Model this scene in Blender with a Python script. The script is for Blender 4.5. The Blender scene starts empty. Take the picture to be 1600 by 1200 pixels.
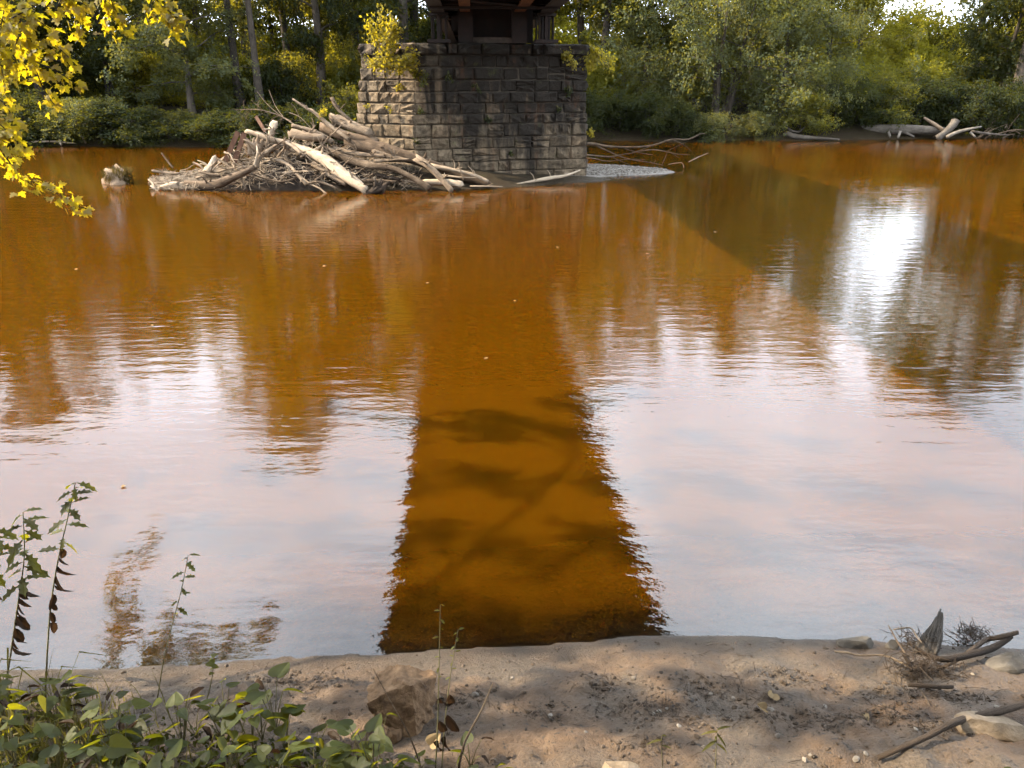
import bpy, math, random
import numpy as np
from mathutils import Vector, Matrix

random.seed(7)
rng = np.random.default_rng(11)
SC = bpy.context.scene
COL = SC.collection

# ------------------------------------------------------------------ camera
F = 1150.0                      # focal length in pixels of a 1600 px wide picture
PITCH = math.radians(22.6)
CAM = np.array([0.0, 0.0, 3.0])
cam = bpy.data.cameras.new('camera')
cam.sensor_width = 36.0
cam.lens = F / 1600 * 36.0
cam.clip_start = 0.05
cam.clip_end = 3000
camo = bpy.data.objects.new('camera', cam)
COL.objects.link(camo)
camo.location = CAM
camo.rotation_euler = (math.pi / 2 - PITCH, 0, 0)
SC.camera = camo

# ------------------------------------------------------------------ sky, sun, exposure
SUN_AZ = math.radians(-84)      # measured from +Y, negative is to the left
SUN_EL = math.radians(39)
SUN_DIR = Vector((math.sin(SUN_AZ) * math.cos(SUN_EL), math.cos(SUN_AZ) * math.cos(SUN_EL), math.sin(SUN_EL)))

world = bpy.data.worlds.new('World')
SC.world = world
world.use_nodes = True
wn, wl = world.node_tree.nodes, world.node_tree.links
wn.clear()
wout = wn.new('ShaderNodeOutputWorld')
wbg = wn.new('ShaderNodeBackground')
sky = wn.new('ShaderNodeTexSky')
sky.sky_type = 'NISHITA'
sky.sun_disc = False
sky.sun_elevation = SUN_EL
sky.sun_rotation = SUN_AZ
sky.air_density = 1.0
sky.dust_density = 4.0
sky.ozone_density = 1.5
wtc = wn.new('ShaderNodeTexCoord')
wsep = wn.new('ShaderNodeSeparateXYZ')
wl.new(wtc.outputs['Generated'], wsep.inputs[0])
def wmath(op, a, b):
    m = wn.new('ShaderNodeMath'); m.operation = op
    for i, v in enumerate((a, b)):
        if isinstance(v, (int, float)): m.inputs[i].default_value = v
        else: wl.new(v, m.inputs[i])
    return m.outputs[0]
zz = wmath('ADD', wmath('MAXIMUM', wsep.outputs[2], 0.0), 0.25)
wcomb = wn.new('ShaderNodeCombineXYZ')
wl.new(wmath('DIVIDE', wsep.outputs[0], zz), wcomb.inputs[0])
wl.new(wmath('DIVIDE', wsep.outputs[1], zz), wcomb.inputs[1])
cn = wn.new('ShaderNodeTexNoise')
cn.inputs['Scale'].default_value = 1.3
cn.inputs['Detail'].default_value = 6
cn.inputs['Roughness'].default_value = 0.55
wl.new(wcomb.outputs[0], cn.inputs['Vector'])
cr = wn.new('ShaderNodeMapRange')
cr.inputs['From Min'].default_value = 0.34
cr.inputs['From Max'].default_value = 0.62
cr.inputs['To Min'].default_value = 0.35
cr.inputs['To Max'].default_value = 0.95
wl.new(cn.outputs['Fac'], cr.inputs['Value'])
wmix = wn.new('ShaderNodeMix'); wmix.data_type = 'RGBA'
wl.new(cr.outputs[0], wmix.inputs[0])
wl.new(sky.outputs[0], wmix.inputs[6])
wmix.inputs[7].default_value = (16.2, 17.6, 19.4, 1)     # thin bright cloud
wl.new(wmix.outputs[2], wbg.inputs['Color'])
wbg.inputs['Strength'].default_value = 0.10
wl.new(wbg.outputs[0], wout.inputs['Surface'])

sun = bpy.data.lights.new('sun', 'SUN')
sun.energy = 5.0
sun.angle = math.radians(0.5)
sun.color = (1.0, 0.82, 0.58)
suno = bpy.data.objects.new('sun', sun)
COL.objects.link(suno)
suno.rotation_euler = SUN_DIR.to_track_quat('Z', 'Y').to_euler()
suno.location = (-40, 0, 40)

SC.view_settings.view_transform = 'Standard'
SC.view_settings.look = 'None'
SC.view_settings.gamma = 1
SC.view_settings.exposure = 2.05
SC.view_settings.use_curve_mapping = False
SC.cycles.use_denoising = True
SC.cycles.use_adaptive_sampling = True
SC.cycles.adaptive_threshold = 0.03
SC.cycles.max_bounces = 5
SC.cycles.diffuse_bounces = 2
SC.cycles.glossy_bounces = 2
SC.cycles.transmission_bounces = 4
SC.cycles.transparent_max_bounces = 6
SC.cycles.caustics_reflective = False
SC.cycles.caustics_refractive = False

# ------------------------------------------------------------------ pixel helpers (places measured in the photograph)
RIGHT = np.array([1.0, 0, 0])
FWD = np.array([0, math.cos(PITCH), -math.sin(PITCH)])
UPV = np.array([0, math.sin(PITCH), math.cos(PITCH)])
def ray(x, y):
    return FWD + (x - 800) / F * RIGHT - (y - 600) / F * UPV
def PY(x, y, Y):
    d = ray(x, y); return CAM + d * (Y / d[1])
def PZ(x, y, z=0.0):
    d = ray(x, y); return CAM + d * ((z - CAM[2]) / d[2])

# ------------------------------------------------------------------ numpy noise
_perm = np.random.default_rng(3).permutation(4096)
def _hash(i, j):
    return _perm[(_perm[i & 4095] + j) & 4095] / 4095.0
def vnoise(x, y):
    x = np.asarray(x, float); y = np.asarray(y, float)
    xi = np.floor(x).astype(int); yi = np.floor(y).astype(int)
    fx = x - xi; fy = y - yi
    fx = fx * fx * fx * (fx * (fx * 6 - 15) + 10); fy = fy * fy * fy * (fy * (fy * 6 - 15) + 10)
    a = _hash(xi, yi); b = _hash(xi + 1, yi); c = _hash(xi, yi + 1); d = _hash(xi + 1, yi + 1)
    return (a + (b - a) * fx) * (1 - fy) + (c + (d - c) * fx) * fy - 0.5
def fbm(x, y, o=4):
    s = 0; a = 1.0
    for k in range(o):
        s = s + a * vnoise(x * 2 ** k + 17.3 * k, y * 2 ** k + 5.1 * k); a *= 0.5
    return s
def smooth(a, b, x):
    t = np.clip((x - a) / (b - a), 0, 1); return t * t * (3 - 2 * t)

# ------------------------------------------------------------------ terrain
_near = [PZ(x, y) for x, y in ((0, 1050), (180, 1046), (350, 1036), (430, 1027), (590, 1021), (760, 1014), (900, 1004),
                               (1040, 989), (1180, 996), (1300, 1002), (1450, 1004), (1600, 1012))]
_nx = np.array([-60, -9] + [p[0] for p in _near] + [9, 60]); _ny = np.array([2.2, 3.4] + [p[1] for p in _near] + [3.1, 1.5])
_far = [PZ(x, y) for x, y in ((0, 227), (150, 229), (300, 230), (450, 226), (560, 222), (920, 219), (1050, 221), (1200, 219),
                              (1300, 220), (1450, 216), (1600, 215))]
_fx = np.array([-120, -50] + [p[0] for p in _far] + [60, 140]); _fy = np.array([24, 33] + [p[1] for p in _far] + [46, 60])
def shore_near(x): return np.interp(x, _nx, _ny) + 0.04 * vnoise(np.asarray(x) * 3.1, 0.3) + 0.02 * vnoise(np.asarray(x) * 11.0, 4.3)
def shore_far(x): return np.interp(x, _fx, _fy) + 0.9 * vnoise(np.asarray(x) * 0.35, 9.1)

def terrain(x, y):
    x = np.asarray(x, float); y = np.asarray(y, float)
    tn = shore_near(x) - y                      # > 0 on the near bank
    zn = 0.03 * (1 - np.exp(-np.clip(tn, 0, None) / 0.10)) + 0.33 * np.clip(tn, 0, None) ** 1.08
    zn = 1.75 * np.tanh(zn / 1.75)
    zn = zn + smooth(0.05, 0.5, tn) * (0.07 * fbm(x * 1.7, y * 1.7, 3) + 0.05 * fbm(x * 6, y * 6, 3) + 0.022 * fbm(x * 24, y * 24, 2))
    bed = -np.minimum(0.115 * np.clip(-tn, 0, None) + 0.006, 1.3)
    z = np.where(tn > 0, zn, bed)
    tf = y - shore_far(x)
    zf = 1.0 * smooth(0, 2.6, tf) + 0.5 * smooth(2, 9, tf) + 0.03 * np.clip(tf - 9, 0, 60) + smooth(0, 2, tf) * (0.25 * fbm(x * .5, y * .5, 3))
    zfb = -np.minimum(0.35 * np.clip(-tf, 0, None), 1.3)
    z = np.where(tf > 0, zf + 0.01, np.where(tf > -8, np.maximum(z, zfb), z))
    # gravel bar right of the pier, silt under the drift pile and round the pier foot
    e = ((x - 1.6) / 4.15) ** 2 + ((y - 26.35) / 1.5) ** 2
    z = np.maximum(z, 0.22 * (1 - e) ** 1 + 0.02 * fbm(x * 4, y * 4, 2) - 0.02 * (e > 1) - np.clip(e - 1, 0, 3))
    e = ((x + 4.6) / 6.0) ** 2 + ((y - 23.5) / 1.9) ** 2
    z = np.maximum(z, 0.55 * (1 - e) - np.clip(e - 1, 0, 3))
    e = ((x + 0.4) / 3.6) ** 2 + ((y - 24.3) / 1.3) ** 2
    z = np.maximum(z, 0.16 * (1 - e) + 0.03 * fbm(x * 3, y * 3, 2) - np.clip(e - 1, 0, 3))
    return z

_hx = np.arange(-6, 6.001, .02); _hy = np.arange(-.5, 5.501, .02)
_HG = terrain(*[a.ravel() for a in np.meshgrid(_hx, _hy)]).reshape(len(_hy), len(_hx)).tolist()
def H(x, y):
    if -5.9 < x < 5.9 and -.4 < y < 5.4:
        i = int((x + 6) / .02); j = int((y + .5) / .02); fx = (x + 6) / .02 - i; fy_ = (y + .5) / .02 - j
        a, b = _HG[j], _HG[j + 1]
        return (a[i] * (1 - fx) + a[i + 1] * fx) * (1 - fy_) + (b[i] * (1 - fx) + b[i + 1] * fx) * fy_
    return float(terrain(np.array([x]), np.array([y]))[0])
def PG(x, y, up=0.0):
    """point on the ground seen at a pixel of the photograph"""
    d = ray(x, y)
    lo, hi = 1.0, 7.0
    for k in range(22):
        t = (lo + hi) / 2; p = CAM + d * t
        if p[2] > max(H(p[0], p[1]), 0 if up else -9) + up: lo = t
        else: hi = t
    return CAM + d * hi

# ------------------------------------------------------------------ materials
def newmat(name):
    m = bpy.data.materials.new(name); m.use_nodes = True
    nt = m.node_tree; nt.nodes.clear()
    out = nt.nodes.new('ShaderNodeOutputMaterial')
    return m, nt, nt.nodes, nt.links, out
def nd(nt, t, **kw):
    n = nt.nodes.new(t)
    for k, v in kw.items():
        if k in n.inputs.keys(): n.inputs[k].default_value = v
        else: setattr(n, k, v)
    return n
def ramp(nt, fac, stops):
    r = nt.nodes.new('ShaderNodeValToRGB')
    el = r.color_ramp.elements
    while len(el) < len(stops): el.new(0.5)
    for e, (p, c) in zip(el, stops):
        e.position = p; e.color = (c[0], c[1], c[2], 1)
    nt.links.new(fac, r.inputs[0])
    return r.outputs[0]
def mixc(nt, fac, a, b, mode='MIX'):
    m = nt.nodes.new('ShaderNodeMix'); m.data_type = 'RGBA'; m.blend_type = mode
    for i, v in ((0, fac), (6, a), (7, b)):
        if isinstance(v, (int, float)): m.inputs[i].default_value = v
        elif isinstance(v, tuple): m.inputs[i].default_value = (v[0], v[1], v[2], 1)
        else: nt.links.new(v, m.inputs[i])
    return m.outputs[2]
def mth(nt, op, a, b=0.0, clamp=False):
    m = nt.nodes.new('ShaderNodeMath'); m.operation = op; m.use_clamp = clamp
    for i, v in enumerate((a, b)):
        if isinstance(v, (int, float)): m.inputs[i].default_value = v
        else: nt.links.new(v, m.inputs[i])
    return m.outputs[0]
def noise(nt, vec, scale, detail=4, rough=0.55, dist=0.0):
    n = nd(nt, 'ShaderNodeTexNoise', Scale=scale, Detail=detail, Roughness=rough, Distortion=dist)
    if vec is not None: nt.links.new(vec, n.inputs['Vector'])
    return n.outputs['Fac']
def mapping(nt, vec, scale=(1, 1, 1), rot=(0, 0, 0), loc=(0, 0, 0)):
    m = nd(nt, 'ShaderNodeMapping')
    m.inputs['Scale'].default_value = scale; m.inputs['Rotation'].default_value = rot; m.inputs['Location'].default_value = loc
    nt.links.new(vec, m.inputs['Vector'])
    return m.outputs[0]
def bump(nt, h, strength=0.5, dist=0.01, normal=None):
    b = nd(nt, 'ShaderNodeBump', Strength=strength, Distance=dist)
    nt.links.new(h, b.inputs['Height'])
    if normal is not None: nt.links.new(normal, b.inputs['Normal'])
    return b.outputs[0]
def principled(nt, out, color, rough=0.8, normal=None, spec=0.3, metallic=0.0):
    p = nd(nt, 'ShaderNodeBsdfPrincipled')
    if isinstance(color, tuple): p.inputs['Base Color'].default_value = (*color, 1)
    else: nt.links.new(color, p.inputs['Base Color'])
    if isinstance(rough, (int, float)): p.inputs['Roughness'].default_value = rough
    else: nt.links.new(rough, p.inputs['Roughness'])
    p.inputs['Specular IOR Level'].default_value = spec
    p.inputs['Metallic'].default_value = metallic
    if normal is not None: nt.links.new(normal, p.inputs['Normal'])
    nt.links.new(p.outputs[0], out.inputs['Surface'])
    return p

def mat_ground():
    m, nt, N, L, out = newmat('riverbank_soil')
    pos = nd(nt, 'ShaderNodeNewGeometry').outputs['Position']
    at = nd(nt, 'ShaderNodeAttribute', attribute_name='zone')
    zs = nd(nt, 'ShaderNodeSeparateColor'); L.new(at.outputs['Color'], zs.inputs[0])
    big = noise(nt, pos, 1.6, 4, 0.6)
    fine = noise(nt, pos, 60, 5, 0.7)
    mid = noise(nt, pos, 9, 5, 0.65)
    mud = ramp(nt, mid, [(0.25, (.036, .021, .011)), (0.5, (.082, .050, .027)), (0.75, (.135, .088, .051))])
    grey = ramp(nt, fine, [(0.3, (.044, .033, .023)), (0.7, (.104, .079, .056))])
    c = mixc(nt, ramp(nt, big, [(0.42, (0, 0, 0)), (0.58, (1, 1, 1))]), mud, grey)
    c = mixc(nt, ramp(nt, noise(nt, pos, 25, 3, 0.7), [(0.60, (0, 0, 0)), (0.68, (1, 1, 1))]), c, (.018, .014, .011))
    floor = ramp(nt, noise(nt, pos, 3, 5, 0.7), [(0.3, (.008, .0065, .0045)), (0.6, (.016, .013, .007)), (0.75, (.020, .025, .009))])  # dark soil; the shade on the far bank is painted into this colour
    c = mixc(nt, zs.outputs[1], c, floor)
    grav = ramp(nt, noise(nt, pos, 14, 6, 0.8), [(0.35, (.045, .039, .032)), (0.5, (.10, .088, .074)), (0.7, (.17, .152, .13))])
    c = mixc(nt, zs.outputs[2], c, grav)
    wet = zs.outputs[0]
    c = mixc(nt, mth(nt, 'MULTIPLY', wet, 0.55), c, (.03, .022, .014), 'MIX')
    ro = mth(nt, 'SUBTRACT', 0.85, mth(nt, 'MULTIPLY', wet, 0.40))
    ro = mth(nt, 'SUBTRACT', ro, mth(nt, 'MULTIPLY', big, 0.25))
    b1 = bump(nt, fine, 0.6, 0.006)
    b2 = bump(nt, noise(nt, pos, 30, 5, 0.75), 0.9, 0.03, b1)
    pr = principled(nt, out, c, ro, b2, 0.4)
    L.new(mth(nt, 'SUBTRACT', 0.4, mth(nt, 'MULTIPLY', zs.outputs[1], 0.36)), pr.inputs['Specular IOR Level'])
    return m

def mat_water():
    m, nt, N, L, out = newmat('muddy_river_water')
    pos = nd(nt, 'ShaderNodeNewGeometry').outputs['Position']
    at = nd(nt, 'ShaderNodeAttribute', attribute_name='depth')
    dep = at.outputs['Fac']
    # ripples
    v1 = mapping(nt, pos, (1.0, 5.0, 1), (0, 0, math.radians(-9)))
    w1 = noise(nt, v1, 0.9, 2, 0.5, 0.2)
    v2 = mapping(nt, pos, (1.0, 2.6, 1), (0, 0, math.radians(12)), (3, 1, 0))
    w2 = noise(nt, v2, 2.7, 2, 0.5, 0.1)
    v3 = mapping(nt, pos, (1.0, 1.8, 1), (0, 0, math.radians(-20)))
    w3 = noise(nt, v3, 11.0, 3, 0.5)
    calm = ramp(nt, noise(nt, pos, 0.22, 2), [(0.35, (.35, .35, .35)), (0.62, (1, 1, 1))])
    h = mth(nt, 'ADD', mth(nt, 'MULTIPLY', w1, 0.32), mth(nt, 'MULTIPLY', mth(nt, 'MULTIPLY', w2, 0.30), calm))
    h = mth(nt, 'ADD', h, mth(nt, 'MULTIPLY', mth(nt, 'MULTIPLY', w3, 0.15), calm))
    nrm = bump(nt, h, 1.0, 0.013)
    # body colour: suspended silt, thicker with depth
    silt = mixc(nt, noise(nt, mapping(nt, pos, (1, 1.6, 1)), 0.35, 4), (.038, .0135, .0003), (.048, .0180, .0005))
    dif = nd(nt, 'ShaderNodeSubsurfaceScattering', falloff='BURLEY', Scale=0.30); L.new(silt, dif.inputs['Color'])
    dif.inputs['Radius'].default_value = (1.0, 0.6, 0.3)   # light spreads in the silty water, so shadows on it are soft
    tr = nd(nt, 'ShaderNodeBsdfTransparent')
    tint = ramp(nt, mth(nt, 'MULTIPLY', dep, 3.0), [(0.0, (.96, .88, .74)), (0.35, (.88, .58, .20)), (1.0, (.7, .32, .04))])
    L.new(tint, tr.inputs['Color'])
    opac = mth(nt, 'SUBTRACT', 1.0, mth(nt, 'POWER', 2.718, mth(nt, 'MULTIPLY', dep, -18.0)), True)
    body = nd(nt, 'ShaderNodeMixShader'); L.new(opac, body.inputs[0]); L.new(tr.outputs[0], body.inputs[1]); L.new(dif.outputs[0], body.inputs[2])
    gl = nd(nt, 'ShaderNodeBsdfGlossy', Roughness=0.015); L.new(nrm, gl.inputs['Normal'])
    fr = nd(nt, 'ShaderNodeFresnel', IOR=1.70); L.new(nrm, fr.inputs['Normal'])
    mx = nd(nt, 'ShaderNodeMixShader'); L.new(fr.outputs[0], mx.inputs[0]); L.new(body.outputs[0], mx.inputs[1]); L.new(gl.outputs[0], mx.inputs[2])
    L.new(mx.outputs[0], out.inputs['Surface'])
    return m

def mat_stone():
    m, nt, N, L, out = newmat('weathered_block_stone')
    pos = nd(nt, 'ShaderNodeNewGeometry').outputs['Position']
    rnd = nd(nt, 'ShaderNodeObjectInfo').outputs['Random']
    base = ramp(nt, rnd, [(0.0, (.105, .081, .055)), (0.4, (.155, .120, .083)), (0.7, (.132, .105, .075)), (1.0, (.175, .128, .083))])
    mott = ramp(nt, noise(nt, pos, 5.5, 6, 0.7), [(0.3, (.30, .28, .25)), (0.62, (1.15, 1.12, 1.05))])
    c = mixc(nt, 1.0, base, mott, 'MULTIPLY')
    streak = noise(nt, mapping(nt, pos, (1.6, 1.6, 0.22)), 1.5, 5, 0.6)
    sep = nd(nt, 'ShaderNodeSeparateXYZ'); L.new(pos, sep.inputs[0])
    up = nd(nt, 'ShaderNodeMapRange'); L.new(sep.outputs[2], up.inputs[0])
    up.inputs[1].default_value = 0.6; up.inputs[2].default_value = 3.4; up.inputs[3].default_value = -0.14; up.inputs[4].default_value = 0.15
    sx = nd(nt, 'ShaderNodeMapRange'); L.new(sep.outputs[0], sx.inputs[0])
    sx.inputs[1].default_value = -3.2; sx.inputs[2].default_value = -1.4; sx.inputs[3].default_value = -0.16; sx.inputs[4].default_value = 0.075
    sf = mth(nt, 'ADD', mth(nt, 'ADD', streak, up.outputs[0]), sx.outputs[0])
    c = mixc(nt, ramp(nt, sf, [(0.40, (0, 0, 0)), (0.60, (1, 1, 1))]), c, (.014, .011, .008))     # soot and water stains; sunlit nose and shaded face painted in too
    rust = noise(nt, mapping(nt, pos, (2.2, 2.2, 0.5)), 1.7, 4, 0.6)
    c = mixc(nt, mth(nt, 'MULTIPLY', ramp(nt, rust, [(0.58, (0, 0, 0)), (0.75, (1, 1, 1))]), 0.55), c, (.075, .034, .016))
    moss = noise(nt, pos, 3.3, 5, 0.7)
    c = mixc(nt, mth(nt, 'MULTIPLY', ramp(nt, moss, [(0.6, (0, 0, 0)), (0.72, (1, 1, 1))]), 0.5), c, (.06, .065, .02))
    b = bump(nt, noise(nt, pos, 11, 7, 0.75), 1.0, 0.07)
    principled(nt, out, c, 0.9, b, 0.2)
    return m

def mat_simple(name, stops, scale=8, rough=0.85, bs=0.5, bd=0.01, spec=0.25, coord='pos', stretch=(1, 1, 1), rand=0.0):
    m, nt, N, L, out = newmat(name)
    if coord == 'pos': v = nd(nt, 'ShaderNodeNewGeometry').outputs['Position']
    else: v = nd(nt, 'ShaderNodeTexCoord').outputs[coord]
    if stretch != (1, 1, 1): v = mapping(nt, v, stretch)
    n = noise(nt, v, scale, 6, 0.65)
    f = n
    if rand:
        r = nd(nt, 'ShaderNodeObjectInfo').outputs['Random']
        f = mth(nt, 'ADD', n, mth(nt, 'MULTIPLY', mth(nt, 'SUBTRACT', r, 0.5), rand))
    c = ramp(nt, f, stops)
    principled(nt, out, c, rough, bump(nt, n, bs, bd), spec)
    return m

def mat_wood(name, dark, mid, pale, rand=0.35, bd=0.02):
    m, nt, N, L, out = newmat(name)
    uv = nd(nt, 'ShaderNodeTexCoord').outputs['UV']
    pos = nd(nt, 'ShaderNodeNewGeometry').outputs['Position']
    g = noise(nt, mapping(nt, uv, (14, 1.6, 1)), 3.0, 6, 0.7, 0.3)
    blot = noise(nt, pos, 3.5, 4, 0.6)
    r = nd(nt, 'ShaderNodeObjectInfo').outputs['Random']
    f = mth(nt, 'ADD', mth(nt, 'ADD', mth(nt, 'MULTIPLY', g, 0.7), mth(nt, 'MULTIPLY', blot, 0.4)), mth(nt, 'MULTIPLY', mth(nt, 'SUBTRACT', r, 0.5), rand))
    c = ramp(nt, f, [(0.36, dark), (0.54, mid), (0.76, pale)])
    principled(nt, out, c, 0.88, bump(nt, g, 0.9, bd), 0.2)
    return m

def mat_leaf(name, dark, mid, pale, trans, tf=0.45, gloss=0.05, rand=0.5, veins=False):
    m, nt, N, L, out = newmat(name)
    at = nd(nt, 'ShaderNodeAttribute', attribute_name='tone').outputs['Fac']
    r = nd(nt, 'ShaderNodeObjectInfo').outputs['Random']
    pos = nd(nt, 'ShaderNodeNewGeometry').outputs['Position']
    f = mth(nt, 'ADD', at, mth(nt, 'MULTIPLY', mth(nt, 'SUBTRACT', r, 0.5), rand))
    f = mth(nt, 'ADD', f, mth(nt, 'MULTIPLY', mth(nt, 'SUBTRACT', noise(nt, pos, 0.6, 2), 0.5), 0.7))
    c = ramp(nt, f, [(0.1, dark), (0.5, mid), (0.9, pale)])
    if veins:
        oc = nd(nt, 'ShaderNodeTexCoord').outputs['Object']
        sp = nd(nt, 'ShaderNodeSeparateXYZ'); L.new(oc, sp.inputs[0])
        ax = mth(nt, 'ABSOLUTE', sp.outputs[0])
        side = mth(nt, 'PINGPONG', mth(nt, 'SUBTRACT', sp.outputs[1], mth(nt, 'MULTIPLY', ax, 0.7)), 0.085)
        vf = mth(nt, 'MAXIMUM', mth(nt, 'LESS_THAN', ax, 0.018), mth(nt, 'MULTIPLY', mth(nt, 'LESS_THAN', side, 0.010), 0.6))
        c = mixc(nt, mth(nt, 'MULTIPLY', vf, 0.55), c, pale)
        blot = ramp(nt, noise(nt, mapping(nt, pos, (1, 1, 1)), 55, 4, 0.7), [(0.42, (1, 1, 1)), (0.68, (.55, .5, .4))])
        c = mixc(nt, 1.0, c, blot, 'MULTIPLY')
    t = mixc(nt, 0.8, c, trans, 'MIX')
    d = nd(nt, 'ShaderNodeBsdfDiffuse'); L.new(c, d.inputs[0])
    tl = nd(nt, 'ShaderNodeBsdfTranslucent'); L.new(t, tl.inputs[0])
    a = nd(nt, 'ShaderNodeMixShader'); a.inputs[0].default_value = tf
    L.new(d.outputs[0], a.inputs[1]); L.new(tl.outputs[0], a.inputs[2])
    g = nd(nt, 'ShaderNodeBsdfGlossy', Roughness=0.6)
    b = nd(nt, 'ShaderNodeMixShader'); b.inputs[0].default_value = gloss
    L.new(a.outputs[0], b.inputs[1]); L.new(g.outputs[0], b.inputs[2])
    L.new(b.outputs[0], out.inputs['Surface'])
    return m

def mat_steel():
    m, nt, N, L, out = newmat('rusted_bridge_steel')
    pos = nd(nt, 'ShaderNodeTexCoord').outputs['Object']
    n = noise(nt, pos, 3.0, 6, 0.7)
    c = ramp(nt, n, [(0.3, (.004, .0027, .002)), (0.5, (.008, .004, .0027)), (0.68, (.016, .007, .004)), (0.85, (.03, .014, .007))])
    principled(nt, out, c, 0.8, bump(nt, noise(nt, pos, 25, 4), 0.4, 0.01), 0.3)
    return m

M = dict(
    ground=mat_ground(), water=mat_water(), stone=mat_stone(), steel=mat_steel(),
    rust=mat_simple('orange_rust_steel', [(0.3, (.022, .011, .006)), (0.5, (.085, .036, .014)), (0.75, (.16, .075, .03))], 4, 0.85),
    mortar=mat_simple('recessed_joint_mortar', [(0.3, (.030, .024, .017)), (0.7, (.070, .056, .040))], 9),
    tie=mat_simple('creosoted_timber', [(0.3, (.02, .016, .013)), (0.7, (.06, .045, .035))], 6),
    drift=mat_wood('bleached_driftwood', (.045, .030, .018), (.17, .126, .086), (.34, .275, .20)),
    driftdark=mat_wood('brown_driftwood', (.035, .023, .014), (.10, .068, .043), (.19, .14, .095)),
    greydrift=mat_wood('grey_fallen_wood', (.035, .029, .023), (.085, .072, .058), (.17, .148, .122), 0.3),
    wetgrey=mat_wood('grey_weathered_bark', (.018, .015, .012), (.065, .055, .045), (.15, .13, .11), 0.1, 0.03),
    wetwood=mat_wood('dark_wet_wood', (.010, .007, .005), (.032, .022, .015), (.085, .062, .044)),
    bark=mat_wood('tree_bark', (.015, .012, .009), (.04, .032, .024), (.075, .062, .048), 0.4, 0.03),
    rock=mat_simple('tan_sandstone', [(0.25, (.030, .017, .009)), (0.5, (.115, .070, .037)), (0.8, (.22, .145, .085))], 14, 0.9, 1.0, 0.03, rand=0.1),
    palestone=mat_simple('pale_tan_stone', [(0.25, (.06, .042, .026)), (0.5, (.15, .115, .078)), (0.8, (.25, .20, .145))], 9, 0.9, 0.8, 0.02),
    greyrock=mat_simple('grey_rock', [(0.25, (.022, .019, .016)), (0.5, (.05, .044, .036)), (0.8, (.10, .088, .072))], 9, 0.9, 0.8, 0.02, rand=0.2),
    pebble=mat_simple('pebble_stone', [(0.2, (.03, .024, .019)), (0.5, (.09, .068, .05)), (0.8, (.2, .16, .125))], 20, 0.85, 0.4, 0.004, rand=0.5),
    paler=mat_simple('pale_pebble_stone', [(0.2, (.07, .06, .05)), (0.5, (.13, .115, .097)), (0.8, (.22, .20, .172))], 20, 0.85, 0.4, 0.004, rand=0.3),
    bar=mat_simple('grey_bar_gravel', [(0.2, (.04, .034, .028)), (0.5, (.11, .097, .082)), (0.8, (.20, .18, .155))], 6, 0.9, 0.4, 0.004),
    clod=mat_simple('dark_mud_clod', [(0.3, (.018, .013, .009)), (0.7, (.065, .047, .032))], 30, 0.85, 0.5, 0.005),
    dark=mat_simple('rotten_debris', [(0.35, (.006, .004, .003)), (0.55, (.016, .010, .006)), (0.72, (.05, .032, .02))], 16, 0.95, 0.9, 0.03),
    rustplate=mat_simple('rusty_brown_board', [(0.3, (.018, .008, .004)), (0.5, (.055, .024, .012)), (0.75, (.10, .05, .027))], 5, 0.85, 0.5, 0.01, stretch=(1, 1, .3)),
    stem=mat_simple('green_brown_stem', [(0.3, (.05, .04, .02)), (0.7, (.13, .12, .05))], 12),
    deadleaf=mat_leaf('withered_leaf', (.006, .004, .003), (.016, .010, .006), (.035, .021, .011), (.06, .03, .012), 0.25, 0.01),
    paleleaf=mat_leaf('dry_fallen_leaf', (.12, .08, .04), (.19, .135, .07), (.27, .21, .12), (.25, .17, .07), 0.3, 0.01),
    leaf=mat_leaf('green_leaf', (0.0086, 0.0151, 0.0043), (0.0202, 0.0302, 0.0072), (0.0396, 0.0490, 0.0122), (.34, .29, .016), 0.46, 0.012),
    leafdark=mat_leaf('dark_green_leaf', (.004, .0075, .003), (.009, .0155, .005), (.020, .027, .008), (.14, .135, .009), 0.36, 0.010),  # green darkened to put shade into the foliage colour
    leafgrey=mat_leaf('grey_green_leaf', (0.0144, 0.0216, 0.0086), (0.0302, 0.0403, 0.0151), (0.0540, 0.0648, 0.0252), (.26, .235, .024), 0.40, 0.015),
    leafyel=mat_leaf('yellow_green_leaf', (.030, .038, .007), (.066, .074, .010), (.115, .115, .015), (.42, .37, .018), 0.48, 0.012),  # yellowed to put sun and backlight into the foliage colour
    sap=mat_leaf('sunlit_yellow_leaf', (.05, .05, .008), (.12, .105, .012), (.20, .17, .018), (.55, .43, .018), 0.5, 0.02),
    maple=mat_leaf('maple_leaf', (.035, .048, .006), (.12, .11, .008), (.24, .20, .014), (.60, .46, .008), 0.52, 0.03, 0.6, True),
    heart=mat_leaf('heart_leaf', (.010, .018, .005), (.022, .036, .009), (.050, .064, .014), (.36, .33, .008), 0.45, 0.018, 0.9, True),
    drygrass=mat_leaf('dry_straw', (.022, .015, .005), (.05, .036, .010), (.085, .062, .018), (.12, .085, .02), 0.35, 0.005),
    grassm=mat_leaf('grass_blade', (.014, .016, .004), (.032, .034, .008), (.075, .066, .018), (.20, .175, .02), 0.40, 0.01),
)

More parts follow.
